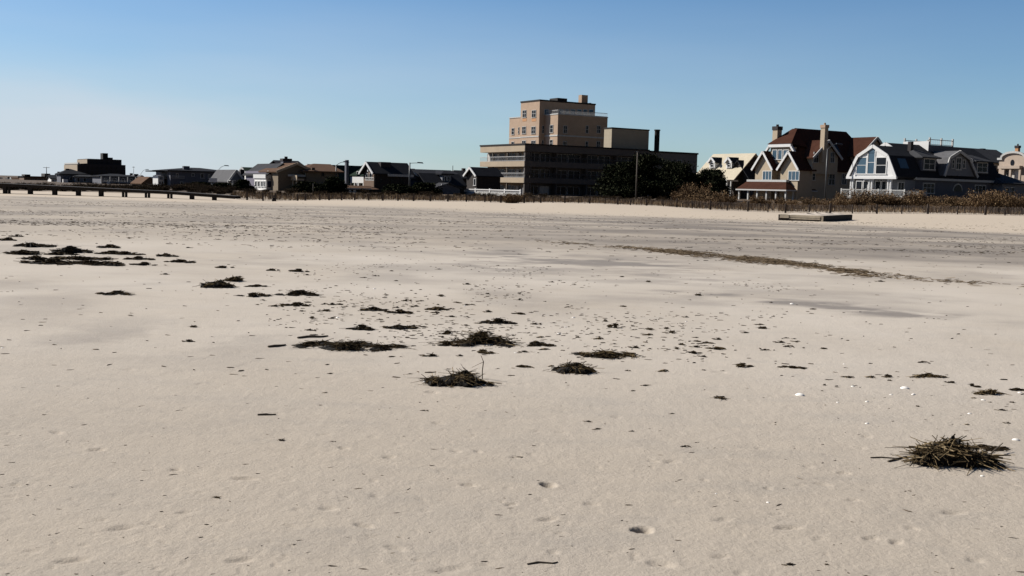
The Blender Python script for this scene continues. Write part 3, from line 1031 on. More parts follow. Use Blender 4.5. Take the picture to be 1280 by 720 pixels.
def build_gambrel():
    H = House('gambrel_house', 'long grey shingled gambrel house with white glazed front gable and rooftop deck', 'house', 1143, 136, .8)
    W0, ze = H.R(1143, 220)
    Lh = H.R(1250, 225)[0]
    qm = None
    # main gambrel profile at the plane p = 0
    k = [H.L(1143, 220), H.L(1134, 195.5), H.L(1110, 178.5)]
    qe, z_e = k[0]
    qk, z_k = k[1]
    qr, z_r = k[2]
    Wm = 2 * qr
    prof = [(-.35, z_e - .25), (qk, z_k), (qr, z_r), (Wm - qk, z_k), (Wm + .35, z_e - .25)]
    inner = offset_profile(prof, .28)
    H.part('wall', 'grey_siding', MB().prism_p([(0.02, -1.5), (Wm - .02, -1.5), (Wm - .02, z_e - .4)] + inner[::-1][1:-1] + [(0.02, z_e - .4)], 0, Lh))
    inn2 = [(q, z + .02) for q, z in offset_profile(prof, .25)]
    rf = H.part('roof', 'black_roof', MB().prism_p(prof + inn2[::-1], -.4, Lh + .2))
    tb = MB()
    for a, b in zip(prof[:-1], prof[1:]):
        tb.bar((-.47, a[0], a[1] - .12), (-.47, b[0], b[1] - .12), .14, .42)
    H.part('bargeboard', 'white', tb, rf)
    H.box('fascia', 'white_dim', -.4, Lh + .2, -.42, -.30, z_e - .5, z_e - .2)
    # front projection
    pf = -4.6
    q1, zb1 = H.L(1060, 220.5, pf)
    q0, zb0 = H.L(1119.5, 220, pf)
    zb_ = (zb0 + zb1) / 2
    qkL, zkL = H.L(1072.3, 194.5, pf)
    qkR, _ = H.L(1109.7, 193, pf)
    qa, za = H.L(1091.5, 181.5, pf)
    zk = zkL
    fp = [(q0, zb_), (qkR, zk), (qa, za), (qkL, zk), (q1, zb_)]
    fin = offset_profile(fp, .24)
    body = [(q0 + .26, zb_ - .02)] + fin[1:-1] + [(q1 - .26, zb_ - .02)]
    H.part('front_gable', 'white', MB().prism_p(body, pf + .1, .5))
    fr = H.part('front_roof', 'black_roof', MB().prism_p(fp + [(q, z + .02) for q, z in offset_profile(fp, .22)][::-1], pf, .6))
    tb = MB()
    for a, b in zip(fp[:-1], fp[1:]):
        tb.bar((pf - .06, a[0], a[1] - .1), (pf - .06, b[0], b[1] - .1), .14, .42)
    tb.box(pf - .15, pf + .1, q0 - .2, q1 + .2, zb_ - .35, zb_ - .03)
    H.part('front_trim', 'white', tb, fr)
    for x0, x1, y0 in ((1070.5, 1083.8, 196), (1084.3, 1094.2, 189), (1094.7, 1108.8, 196)):
        H.win('L', x0, y0, x1, 217, pf + .1, 'white', 'glass' if x0 > 1090 else 'blue_glass', mh=2, fw=.12)
    # arched head over the middle light
    qc, zc = H.L(1089.5, 191, pf + .1)
    ar = abs(H.L(1085, 191, pf + .1)[0] - H.L(1094, 191, pf + .1)[0]) / 2
    av = [(pf + .02, qc + ar * math.cos(t), zc + ar * math.sin(t)) for t in np.linspace(0, math.pi, 14)]
    av2 = [(pf + .12, y, z_) for _, y, z_ in av]
    n = len(av)
    H.part('fanlight', 'blue_glass', MB().poly(av + av2, [tuple(range(n)), tuple(range(2 * n - 1, n - 1, -1))] + [(i, i + 1, n + i + 1, n + i) for i in range(n - 1)] + [(n - 1, 0, n, 2 * n - 1)]))
    # ground floor under the projection: recessed porch with paired columns
    H.box('porch_wall', 'lgrey_siding', pf + 2.6, .3, q0 + .5, q1 - .4, -1.5, zb_ - .4)
    for x in (1064, 1066.5, 1087, 1090.3, 1110.5, 1113.8):
        qq = H.L(x, 230, pf + .3)[0]
        H.part('porch_column', 'white', MB().cyl((pf + .3, qq), .15, -1.2, zb_ - .35, 12))
    for x0, x1 in ((1070, 1078), (1079, 1085), (1094, 1101), (1102, 1108)):
        H.win('L', x0, 226, x1, 242, pf + 2.6, 'white', 'glass', fw=.08)
    H.win('R', 1122, 227.5, 1130, 237, q0 + .5, 'white_dim', 'glass', mv=2)
    pd = pf - 1.4
    qd1, qd0 = H.L(1050.5, 240, pd)[0], H.L(1131, 240, pd)[0]
    zd0, zd1 = H.L(1070, 245, pd)[1], H.L(1070, 236.5, pd)[1]
    dk = H.box('deck', 'white_dim', pd, pf + 2.7, qd0, qd1, zd0 - .3, zd0)
    H.rail_L(qd0, qd1, zd0, zd1, pd + .1, 'white_dim', dk)
    H.rail_R(pd + .2, pf + 3, zd0, zd1, qd0 + .1, 'white_dim', dk)
    for k_ in range(6):
        qq = qd0 + .1 + (qd1 - qd0 - .2) * k_ / 5
        H.box('deck_post', 'white_dim', pd + .02, pd + .2, qq - .09, qq + .09, -1.6, zd1 + .1)
    # roof window in the front projection's right slope
    t0 = .25
    ex, ez = qkR - q0, zk - zb_

    def slope_pt(p, t, o):
        return (p, q0 + ex * t - o, zb_ + ez * t + .05 + o * .3)
    pa, pb = pf + 1.6, pf + 3.2
    sk = [slope_pt(pa, .38, .04), slope_pt(pb, .38, .04), slope_pt(pb, .85, .04), slope_pt(pa, .85, .04)]
    sk2 = [slope_pt(pa, .38, -.1), slope_pt(pb, .38, -.1), slope_pt(pb, .85, -.1), slope_pt(pa, .85, -.1)]
    H.part('roof_window', 'blue_glass', MB().poly(sk + sk2, [(0, 1, 2, 3), (7, 6, 5, 4), (0, 4, 5, 1), (1, 5, 6, 2), (2, 6, 7, 3), (3, 7, 4, 0)]))
    # shaded long side: dormers
    for x0, x1, y0, y1, yr in ((1152.5, 1170.5, 196, 211.5, 188), (1219.5, 1236, 201, 215, 194)):
        qd = .15
        a0, _ = H.R(x0, 205, qd)
        a1, _ = H.R(x1, 205, qd)
        zt, zl = H.R(x0, y0, qd)[1], H.R(x0, y1, qd)[1]
        zrr = H.R(x0, yr, 2.2)[1]
        dd = H.box('dormer', 'grey_siding', a0, a1, qd, qd + 3, zl - .2, zt)
        vs = [(a0 - .5, qd - .4, zt), (a1 + .5, qd - .4, zt), (a1 + .5, qd + 3.5, zt), (a0 - .5, qd + 3.5, zt), ((a0 + a1) / 2 - .6, qd + 2.2, zrr), ((a0 + a1) / 2 + .6, qd + 2.2, zrr)]
        vs += [(x, y, z_ - .16) for x, y, z_ in vs[:4]]
        H.part('dormer_roof', 'grey_roof', MB().poly(vs, [(0, 1, 5, 4), (1, 2, 5), (2, 3, 4, 5), (3, 0, 4), (6, 9, 8, 7), (0, 6, 7, 1), (1, 7, 8, 2), (2, 8, 9, 3), (3, 9, 6, 0)]), dd)
        wn = H.win_m('R', a0 + .3, a1 - .3, zl + .05, zt - .15, qd, 'white_dim', 'glass', mv=2, mh=2, fw=.14, name='dormer_window')
    # central gambrel wall dormer
    qd = -.5
    pts = [H.R(x, y, qd) for x, y in ((1178, 219), (1185, 196.5), (1197.5, 188.5), (1210, 196), (1219.5, 221))]
    zmin = (pts[0][1] + pts[-1][1]) / 2
    gp = [(pts[0][0], zmin), (pts[1][0], pts[1][1]), (pts[2][0], pts[2][1]), (pts[3][0], pts[1][1]), (pts[4][0], zmin)]
    gin = offset_profile(gp, .2)
    gd = H.part('wall_dormer', 'lgrey_siding', MB().prism_q([(gp[0][0] + .22, zmin)] + gin[1:-1] + [(gp[-1][0] - .22, zmin)], qd, 4.2))
    H.part('dormer_roof', 'lgrey_roof', MB().prism_q(gp + [(q, z_ + .02) for q, z_ in offset_profile(gp, .18)][::-1], qd - .3, 4.6), gd)
    tb = MB()
    for a, b in zip(gp[:-1], gp[1:]):
        tb.bar((a[0], qd - .36, a[1] - .1), (b[0], qd - .36, b[1] - .1), .12, .36)
    H.part('bargeboard', 'white_dim', tb, gd)
    H.win('R', 1189.5, 199.5, 1193, 210, qd, 'white_dim', 'glass', mh=2, fw=.1)
    H.win('R', 1194.5, 196.5, 1201.5, 211.5, qd, 'white_dim', 'glass', mv=2, mh=2, fw=.14)
    H.win('R', 1203, 199.5, 1206.5, 210, qd, 'white_dim', 'glass', mh=2, fw=.1)
    # ground floor windows
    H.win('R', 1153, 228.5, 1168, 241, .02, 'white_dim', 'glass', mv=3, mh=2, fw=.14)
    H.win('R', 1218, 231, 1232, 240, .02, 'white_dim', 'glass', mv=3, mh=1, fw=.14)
    qc, zc = H.R(1196.5, 239, .02)
    ar = abs(H.R(1202.5, 239, .02)[0] - H.R(1190.5, 239, .02)[0]) / 2
    ts = np.linspace(0, math.pi, 16)

    def arch(r, y0, y1):
        av = [(qc + r * math.cos(t), y0, zc + r * math.sin(t)) for t in ts]
        av2 = [(x, y1, z_) for x, _, z_ in av]
        n = len(av)
        return MB().poly(av + av2, [tuple(range(n)), tuple(range(2 * n - 1, n - 1, -1))] + [(i, i + 1, n + i + 1, n + i) for i in range(n - 1)] + [(n - 1, 0, n, 2 * n - 1)])
    af = H.part('arched_window', 'white_dim', arch(ar, -.06, .1))
    H.part('pane', 'glass', arch(ar - .16, -.085, .05), af)
    # roof deck
    qd = qr - 1.6
    d0 = H.R(1162, 180, qd)[0]
    d1 = H.R(1192, 180, qd)[0]
    zt, zl = H.R(1162, 181, qd)[1], z_k
    q2 = qr + 2.6
    H.box('roof_deck', 'grey_siding', d0, d1, qd, q2, zl, zt)
    H.rail_R(d0 - .1, d1, zt, H.R(1162, 173.8, qd)[1], qd + .08, 'white', n=12)
    dr = MB()
    zr2 = H.R(1162, 174, qd)[1]
    dr.box(d0 - .08, d0 + .06, qd + .1, q2, zt - .9, zr2 - .25)
    H.part('deck_screen', 'white', dr)
    for x in (d0 + .1, (d0 + d1) / 2, d1 - .1):
        for y in (qd + .1, q2 - .1):
            H.box('newel_post', 'white_dim', x - .1, x + .1, y - .1, y + .1, zt, zr2 + .25)
    H.rail_R(d0, d1, zt, zr2, q2 - .1, 'white_dim', n=12)
    H.chimney('dark_brick', H.R(1138, 185, qr * .6)[0], qr * .6, .5, .5, z_k, H.R(1138, 177, qr * .6)[1], capz=0)
    # low garage wing
    Q = -1.5
    g0, g1 = H.R(1253, 232, Q)[0], H.R(1283, 232, Q)[0]
    zge, zgr = H.R(1262, 230, Q)[1], H.R(1262, 214.5, 2.5)[1]
    H.box('garage_wall', 'lgrey_siding', g0, g1, Q, 7, -1.5, zge)
    H.hip(g0, g1, Q, 7, zge + .1, zgr, g0 + 2, g1 - 2, 'grey_roof', ov=.5, rname='garage_roof')
    H.win('R', 1256, 234, 1261, 244, Q, 'white_dim', 'glass', mv=1, mh=2)
    H.win('R', 1263, 234, 1268, 244, Q, 'white_dim', 'glass', mv=1, mh=2)


build_gambrel()


# ---- far right pink house with curved parapet
def build_curved():
    H = House('curved_parapet_house', 'pale pink stucco house with rounded parapet and oval window at right edge of frame', 'house', 1284, 178, .8)
    pf = 0
    q1 = H.L(1249, 204)[0]
    zpk = H.L(1266, 191)[1]
    zsh = H.L(1250, 201)[1]
    q0 = -2.5
    qc = H.L(1267, 195)[0]
    hw = q1 - qc
    prof = [(q0 - 2, -1.5), (q1, -1.5), (q1, zsh)]
    for t in np.linspace(0, math.pi, 16):
        prof.append((qc + (hw - .5) * math.cos(t), zsh + .35 + (zpk - zsh - .35) * math.sin(t)))
    prof += [(2 * qc - q1, zsh), (q0 - 2, zsh)]
    H.part('front_wall', 'pink_cream', MB().prism_p(prof, 0, .5))
    arch = MB()
    last = None
    for t in np.linspace(0, math.pi, 16):
        c = (-.1, qc + (hw - .4) * math.cos(t), zsh + .45 + (zpk - zsh - .35) * math.sin(t))
        if last:
            arch.bar(last, c, .35, .35)
        last = c
    arch.box(-.25, .2, q1 - .6, q1 + .3, zsh + .15, zsh + .5)
    H.part('parapet_trim', 'white_dim', arch)
    H.box('wall', 'pink_cream', .5, 16, q0 - 2, q1 - .1, -1.5, zsh - .3)
    H.hip(.6, 17, q0 - 2, q1 - .1, zsh - .25, H.L(1240, 187, 5)[1], 4, 13, 'grey_roof')
    zc = H.L(1265.5, 203.5)[1]
    ql = H.L(1265.5, 203.5)[0]
    ov = [(-.04, ql + .36 * math.cos(t), zc + .55 * math.sin(t)) for t in np.linspace(0, 2 * math.pi, 20, endpoint=False)]
    ov2 = [(.1, y, z) for _, y, z in ov]
    H.part('oval_window', 'glass', MB().poly(ov + ov2, [tuple(range(20)), tuple(range(39, 19, -1))] + [(i, (i + 1) % 20, 20 + (i + 1) % 20, 20 + i) for i in range(20)]))
    bz0, bz1 = H.L(1262, 222)[1], H.L(1262, 211)[1]
    H.win('L', 1256, 211.5, 1262, 220, 0, 'white_dim', 'glass', mv=2, name='window')
    H.win('L', 1264, 211.5, 1273, 226, 0, 'white_dim', 'curtain', mv=2, name='balcony_door')
    for x in (1254.5, 1263, 1275):
        qq = H.L(x, 216, -.6)[0]
        H.box('column', 'pink_cream', -.75, -.45, qq - .18, qq + .18, -1.5, bz1 - .05)
    H.box('balcony', 'pink_cream', -.9, -.02, H.L(1278, 211)[0], H.L(1251, 211)[0], bz1, bz1 + .5)
    H.chimney('orange_brick', *[H.R(1267, 186, q1 + 1.0)[0] * 0 + 3.2, q1 - 1.2], .6, .6, zsh, H.L(1267, 182.5, 3.2)[1], 'dark_brick')


build_curved()

H = House('grey_roofed_house', 'wide house with plain grey roof behind the gambrel house', 'house', 1236, 190, .8)
_p1 = H.R(1280, 200, 0)[0]
_p0 = H.R(1206, 200, 0)[0]
_ze, _zr = H.R(1240, 203)[1], H.R(1240, 188.3, 4)[1]
H.gable_p(_p0, _p1 - 3, -.5, 8.5, _ze, _zr, 'tan_siding', 'grey_roof', trim='white_dim')
H.box('roof_vent', 'soot', 3, 4, 4, 4.6, _zr - .4, H.R(1250, 187, 4)[1])
H.win('R', 1242, 206, 1246, 214, -.5, 'white_dim', 'glass')


# ---- cream roofed house with two dormers
def build_cream():
    H = House('cream_roofed_house', 'house with pale cream roof slope and two small dormers beside the dark evergreens', 'house', 917, 172, .8)
    W = H.L(872, 222)[0] + 1.0
    qd, ze = H.L(917, 223)
    pr, _ = .0, 0
    # roof slope faces left, ridge along q
    P = 10.5
    # ridge point seen at (945,191) at q = 0
    pr, zr = H.R(944.5, 191.5, 0)
    P = 2 * pr
    H.part('wall', 'dark_siding', MB().prism_q([(.3, -1.5), (P - .3, -1.5), (P - .3, ze), (pr, zr - .35), (.3, ze)], .3, W))
    k = (zr - ze) / pr
    prof = [(-.4, ze - .4 * k), (pr, zr), (P + .4, ze - .4 * k), (P + .4, ze - .4 * k - .2), (pr, zr - .22), (-.4, ze - .4 * k - .2)]
    rf = H.part('roof', 'cream_roof', MB().prism_q(prof, -.1, W + .3))
    # dark gable roof on the shaded side
    H.gable_p(2.0, P - 1, -2.4, 5, ze - 1.0, zr - 1.4, 'dark_siding', 'black_roof', ov=.3, name='side_wing', rname='side_roof')
    for x0, x1 in ((887, 899.5), (908, 920.5)):
        xm = x0 + 4
        yt, yb = 197, 210.5
        pd = (H.L(x0, 205, 0)[1] - ze) / k * 0 + 1.6
        a1, zt = H.L(x0, yt, pd)
        a0, zb = H.L(x0 + 6.5, yb, pd)
        zb = H.L(x0 + 3, yb, pd)[1]
        za = H.L(x0 + 4, 196.5, pd)[1]
        zs = H.L(x0 + 3, 202.5, pd)[1]
        w2 = abs(a1 - a0)
        qm_ = (a0 + a1) / 2
        H.gable_p(pd, pd + 5, qm_ - w2 / 2, qm_ + w2 / 2, zs, za - .15, 'white', 'black_roof', ov=.22, th=.14, zfloor=zb, trim='white', name='dormer', rname='dormer_roof')
        H.win_m('L', qm_ - w2 * .3, qm_ + w2 * .3, zb + .25, zs - .05, pd, 'white', 'glass', mh=2, name='dormer_window')
    # glazed porch below
    H.box('porch', 'white_dim', -2.2, .3, -.6, H.L(893, 235, -2.2)[0], H.L(905, 226.5, -2.2)[1], H.L(905, 224.5, -2.2)[1])
    for x in (894, 899, 904, 909, 914):
        qq = H.L(x, 232, -2.0)[0]
        H.box('porch_column', 'white_dim', -2.15, -1.95, qq - .1, qq + .1, -1.5, H.L(905, 226.5, -2.2)[1])
    H.win('L', 896, 228, 904, 240, .3, 'white_dim', 'glass', mv=2)
    H.win('L', 905, 228, 912, 240, .3, 'white_dim', 'glass', mv=2)


build_cream()


# ------------------------------------------------------------------ houses further left along the shore
def wins(H, lst, q=0.0, frame='white_dim', glass='glass', **k):
    for x0, y0, x1, y1 in lst:
        H.win('R', x0, y0, x1, y1, q, frame, glass, **k)


def build_left():
    # dark stepped apartment block, far left
    H = House('stepped_apartment_block', 'dark flat topped stepped apartment block at far left with a rooftop box', 'building', 98, 330, .9, py=222)
    p1 = H.R(157, 215)[0]
    z1, z2, z3 = H.R(98, 204.5)[1], H.R(110, 198.3, 3)[1], H.R(132, 191.5, 6)[1]
    H.box('lower_floors', 'dark_brick', 0, p1, 0, 26, -3, z1)
    H.box('roof_edge', 'white_dim', -.1, .4, -.05, 26, z1 - .1, z1 + .35)
    a, b = H.R(110, 202, 3)[0], H.R(152, 203, 3)[0]
    H.box('upper_floors', 'dark_brick', a, b, 3, 22, z1, z2)
    H.box('end_wall', 'beige', -.25, -.02, .3, 25.8, z1 - 4, z1 - .3)  # sunlit look of the block's left face put into a lighter slab
    H.box('end_wall', 'beige', a - .25, a - .02, 3.2, 21.5, z1 + .2, z2 - .2)  # upper floors: lighter slab colour again stands for sun on the left face
    H.box('rooftop_box', 'soot', H.R(128.5, 195, 6)[0], H.R(135, 195, 6)[0], 6, 10, z2, z3)
    H.box('rooftop_box', 'soot', H.R(135.5, 197, 6)[0], H.R(141, 197, 6)[0], 6, 10, z2, H.R(138, 197, 6)[1])
    for k in range(9):
        x = 102 + k * 6
        for y in (208, 214, 220):
            H.win('R', x, y, x + 2.6, y + 3.2, 0, 'dark_siding', 'glass', fw=.2, mv=2)
    for k in range(6):
        x = 113.5 + k * 6.3
        H.win('R', x, 200, x + 2.5, 203, 3, 'dark_siding', 'glass', fw=.2)
    # far flat roofed row
    H = House('flat_roofed_house', 'low dark flat roofed house with square roof turret at far left', 'house', 30, 340, .9, py=222)
    p1 = H.R(63, 225)[0]
    H.box('wall', 'brown_siding', 0, p1, 0, 12, -3, H.R(40, 221.3)[1])
    H.box('roof_edge', 'black_roof', -.3, p1 + .3, -.3, 12.3, H.R(40, 221.3)[1], H.R(40, 220.2)[1])
    H.box('turret', 'dark_siding', H.R(56, 220, 1)[0], H.R(63, 220, 1)[0], 1, 9, H.R(60, 221.3, 1)[1], H.R(60, 217, 1)[1])
    H.box('turret', 'dark_siding', H.R(31, 220, 1)[0], H.R(38, 220, 1)[0], 1, 9, H.R(34, 221, 1)[1], H.R(34, 218, 1)[1])
    wins(H, [(40, 224, 43, 228), (46, 224, 49, 228), (52, 224, 55, 228)])
    # dark roof house
    H = House('hip_roofed_house', 'low grey house with dark hipped roof and white bay, below the stepped block', 'house', 76, 250, .9, py=225)
    p1 = H.R(108, 225)[0]
    ze, zr = H.R(90, 217.5)[1], H.R(90, 211.3, 3)[1]
    H.box('wall', 'grey_siding', 0, p1, 0, 6, -3, ze)
    H.hip(0, p1, 0, 6, ze, zr, 2.2, p1 - 3, 'black_roof')
    a0 = H.R(94, 225, -2)[0]
    H.box('gable_wing', 'lgrey_siding', a0, p1 + 2, -2, -.02, -3, H.R(100, 221, -2)[1])
    H.box('bay', 'white_siding', H.R(79, 226, -1.5)[0], H.R(85, 226, -1.5)[0], -1.5, -.02, H.R(82, 230, -1.5)[1], H.R(82, 224, -1.5)[1])
    H.hip(a0, p1 + 2, -2, 3, H.R(100, 221, -2)[1] + .1, H.R(100, 217.5, 0)[1], a0 + 2, p1, 'grey_roof', rname='wing_roof')
    wins(H, [(96, 222, 100, 227), (104, 222.5, 108, 227)], -2)
    wins(H, [(87, 221, 91, 226)])
    H.chimney('dark_brick', H.R(84, 213, 3)[0], 3, .8, .8, ze, H.R(84, 210.8, 3)[1], capz=0)
    # small far house fronts beside it
    H = House('small_far_house', 'tiny pale house with narrow white end, left of the dark hipped roof', 'house', 64, 270, .9, py=225)
    p1 = H.R(70, 225)[0]
    H.gable_p(0, p1, 0, 6, H.R(66, 223.5)[1], H.R(66, 219.5, 3)[1], 'white_siding', 'black_roof', zfloor=-3)
    wins(H, [(65.5, 225, 67.5, 228)])
    # grey house in front of the block
    H = House('grey_veranda_house', 'dark grey two storey house with long veranda rails right below the stepped block', 'house', 126, 235, .9, py=225)
    p1 = H.R(171, 226)[0]
    ze = H.R(150, 221)[1]
    H.box('wall', 'grey_siding', 0, p1, 0, 10, -3, ze)
    H.hip(0, p1, 0, 10, ze + .1, H.R(150, 217.5, 5)[1], 3, p1 - 3, 'black_roof')
    H.box('veranda', 'lgrey_siding', 0, p1, -1.8, -.02, H.R(150, 229, -1.8)[1], H.R(150, 228, -1.8)[1])
    H.rail_R(0, p1, H.R(150, 228, -1.8)[1], H.R(150, 225, -1.8)[1], -1.75, 'rail', n=50)
    for x in (127, 138, 149, 160, 170):
        pp = H.R(x, 225, -1.7)[0]
        H.box('veranda_post', 'white_dim', pp - .12, pp + .12, -1.78, -1.55, -3, ze)
    wins(H, [(130, 223, 134, 228), (140, 223, 146, 228), (152, 223, 156, 228), (162, 223, 166, 228)])
    H.box('wall_panel', 'white', H.R(133.5, 228, -1.95)[0], H.R(137.5, 228, -1.95)[0], -1.95, -1.82, H.R(135, 230.5, -1.95)[1], H.R(135, 226.5, -1.95)[1])
    H.chimney('dark_brick', H.R(170, 220, 5)[0], 5, .9, .9, ze, H.R(170, 217.5, 5)[1], capz=0)
    # pale gabled annex
    H = House('pale_gabled_house', 'low pale grey house with shallow gable just right of the veranda house', 'house', 172, 240, .9, py=226)
    p1 = H.R(182, 226)[0]
    H.gable_q(0, p1, 0, 10, H.R(173, 224)[1], H.R(175, 220)[1], 'lgrey_siding', 'lgrey_roof', zfloor=-3, trim='white_dim')
    wins(H, [(175, 225.5, 178, 229)])
    # small brown gable
    H = House('brown_gabled_house', 'small brown gabled house alone between the two larger grey houses', 'house', 176.5, 200, .9, py=227)
    p1 = H.R(197, 227)[0]
    H.gable_q(.3, p1 - .3, 0, 9, H.R(178, 228.5)[1], H.R(187.5, 222.3)[1], 'brown_siding', 'brown_roof', zfloor=-3)
    wins(H, [(185.5, 230, 189, 233.5)])
    # long dark grey house
    H = House('long_grey_house', 'long dark grey two storey house with white glazed balcony at its left end', 'house', 213, 190, .9, py=224)
    p1 = H.R(287, 226)[0]
    ze = H.R(240, 214.5)[1]
    H.box('wall', 'grey_siding', 0, p1, 0, 11, -3, ze)
    H.hip(0, p1, 0, 11, ze + .15, H.R(242, 209.6, 5.5)[1], H.R(236, 210, 5.5)[0], p1 - 4, 'black_roof', ov=.6)
    H.box('upper_porch_roof', 'black_roof', -2.6, -.4, 2, 8, H.R(212, 215)[1], H.R(212, 213.5)[1])
    H.chimney('grey_siding', H.R(232.5, 211, 2)[0], 2, 1.1, 1.0, ze, H.R(232.5, 207.6, 2)[1], capz=0)
    q = 2.4
    b0, b1 = H.R(197.5, 226, q)[0], H.R(205, 226, q)[0]
    g = H.box('glazed_balcony', 'white', b0, b1, q, q + 4, H.R(200, 233, q)[1], H.R(200, 219.5, q)[1])
    for xa, xb in ((198.5, 201.2), (201.8, 204.2)):
        H.win('R', xa, 226.5, xb, 230.5, q, 'white', 'glass', fw=.06)
    H.win('R', 198.5, 220.5, 204.2, 224.5, q - .01, 'white', 'blue_glass', fw=.1)
    dk = H.box('deck', 'white_dim', b1 + .01, -.02, q + .2, q + 5, H.R(208, 223.3, q)[1], H.R(208, 222.6, q)[1])
    H.rail_R(b1, -.1, H.R(208, 222.6, q)[1], H.R(208, 219.8, q)[1], q + .3, 'white_dim', dk)
    H.rail_R(.2, 2.5, H.R(215, 223)[1], H.R(215, 219.5)[1], -.12, 'white_dim', n=10)
    H.box('deck_screen', 'lgrey_siding', b1, -.1, q + 1, q + 4, -3, H.R(208, 223.4, q)[1])
    wins(H, [(220, 216.5, 223, 221), (239.5, 216.5, 243, 220), (250.5, 217, 255, 222.5), (268.5, 218, 273, 223), (225, 227, 229, 233), (239.5, 227, 243, 233), (260, 218, 262.5, 223)])
    # light gabled house to its right
    H = House('light_gabled_house', 'light grey house with broad pale gable and white posts, right of the long grey house', 'house', 284.5, 178, .9, py=226)
    p1 = H.R(305.5, 227)[0]
    ze, zr = H.R(286, 224.6)[1], H.R(296, 213.5)[1]
    H.gable_q(.3, p1 - .3, 0, 11, ze, zr, 'lgrey_siding', 'lgrey_roof', zfloor=-3, trim='white_dim')
    H.box('porch_roof', 'white_dim', 0, p1, -1.6, -.4, H.R(290, 226, -1.6)[1], H.R(290, 225, -1.6)[1])
    for x in (285.5, 291, 297, 304.5):
        pp = H.R(x, 230, -1.5)[0]
        H.box('porch_post', 'white_dim', pp - .1, pp + .1, -1.55, -1.35, -3, H.R(290, 226, -1.6)[1])
    wins(H, [(287.5, 228, 291.5, 234), (298, 228, 302, 234)])
    H.box('planter_box', 'white', H.R(287, 236, -2)[0], H.R(292, 236, -2)[0], -2.6, -2, H.R(289, 238, -2)[1], H.R(289, 233, -2)[1])
    H.chimney('dark_brick', H.R(302.5, 216, 4)[0], 4, .7, .7, ze, H.R(302.5, 212, 4)[1], capz=0)
    # dark green roof house behind
    H = House('green_roofed_house', 'narrow white gabled house with dark green roof behind dark evergreens', 'house', 312, 195, .9, py=225)
    p1 = H.R(338, 225)[0]
    H.gable_p(0, p1, 0, 7, H.R(318, 220)[1], H.R(318, 210.6, 3.5)[1], 'white_siding', 'green_roof', zfloor=-3, trim='white_dim')
    H.win('L', 308.7, 221, 310, 226, 0, 'white_dim', 'glass', fw=.06)
    wins(H, [(322, 221, 326, 226)])
    # white sunroom house
    H = House('sunroom_house', 'brown house with white glazed sunroom tower, navy panel and stone chimney', 'house', 333, 150, .9, py=225)
    p1 = H.R(372, 226)[0]
    W = 9.5
    ze, zr = H.R(345, 214)[1], H.R(345, 204.5, W / 2)[1]
    H.box('wall', 'purple_siding', 0, H.R(346, 226)[0], 0, W, -3, ze)
    p354 = H.R(354, 226)[0]
    H.box('side_wall', 'brown_siding', H.R(346, 226)[0] + .01, p354, .05, W, -3, ze + .2)
    q372 = H.L(372, 226, p354 + .8)[0]
    H.box('rear_wall', 'brown_siding', p354 + .8, p354 + 7, q372, W, -3, ze + .4)
    # big low gable facing the camera, apex near the chimney
    g0, g1 = H.R(334, 214, -.9)[0], H.R(372, 214, -.9)[0]
    H.gable_q(g0 + .6, g1 - .6, -.4, W, H.R(345, 216, -.9)[1], H.R(357, 206, -.9)[1], 'brown_siding', 'grey_roof', ov=.7, name='gable_wall', zfloor=ze - .5)
    H.gable_p(H.R(350, 205, 5)[0], p1 + 2, 3, 10, ze + .6, H.R(365, 202.5, 6.5)[1], 'tan_siding', 'black_roof', ov=.5, name='rear_wing', rname='rear_roof', zfloor=0)
    H.chimney('grey_siding', H.R(357.5, 204, 1.5)[0], 1.5, 1.25, 1.1, ze, H.R(357.5, 198.7, 1.5)[1], capz=.3)
    # sunroom: white boxed bay, its lit face towards the left
    sq = -.9
    a1 = H.R(332.7, 228, sq)[0]
    qs = H.L(318, 228, a1)[0]
    zt, zb = H.L(325, 219, a1)[1], H.L(325, 240, a1)[1]
    a2 = H.R(345.5, 228, sq)[0]
    sb = H.box('sunroom', 'white_siding', a1, a1 + 1.0, sq, qs, zb, zt)
    H.box('sunroom_side', 'purple_siding', a1 + 1.01, a2, sq + .02, -.01, -3, zt - .3)
    H.box('sunroom_cornice', 'white', a1 - .15, a1 + 1.1, sq - .12, qs + .1, zt - .45, zt + .12, parent=sb)
    H.box('sunroom_ledge', 'white', a1 - .15, a1 + 1.1, sq - .12, qs + .1, zb - .12, zb + .35, parent=sb)
    for x0, x1 in ((319, 321.5), (322.7, 325.2), (326.6, 329.1), (330, 331.8)):
        H.win('L', x0, 226, x1, 233, a1, 'white', 'glass', fw=.1)
    for x in (319, 323, 327, 331.5):
        qq = H.L(x, 243, a1 + .2)[0]
        H.box('stilt', 'white_dim', a1 + .1, a1 + .35, qq - .12, qq + .12, -3, zb - .1)
    H.box('navy_panel', 'navy', H.R(334.5, 230, sq)[0], H.R(343.5, 230, sq)[0], sq - .1, sq + .01, H.R(338, 234, sq)[1], H.R(338, 226.5, sq)[1])
    wins(H, [(335, 219.5, 338, 224), (340, 219.5, 343.5, 224)], sq + .02)
    H.box('upper_deck_roof', 'white_dim', a1 + .3, H.R(345, 214, -1)[0], -1.0, -.5, H.R(335, 214.3, -1)[1], H.R(335, 213.3, -1)[1])
    # cream balcony on the lit face
    pb = p354 + .8
    qa, qb = H.L(354.5, 222, pb - 1.1)[0], H.L(371, 222, pb - 1.1)[0]
    zt, zl = H.L(362, 219, pb - 1.1)[1], H.L(362, 225.3, pb - 1.1)[1]
    bl = H.box('balcony', 'cream', pb - 1.1, pb - .95, qb, qa, zl, zt)
    H.box('balcony_floor', 'cream', pb - .94, pb - .01, qb, qa, zl, zl + .25, parent=bl)
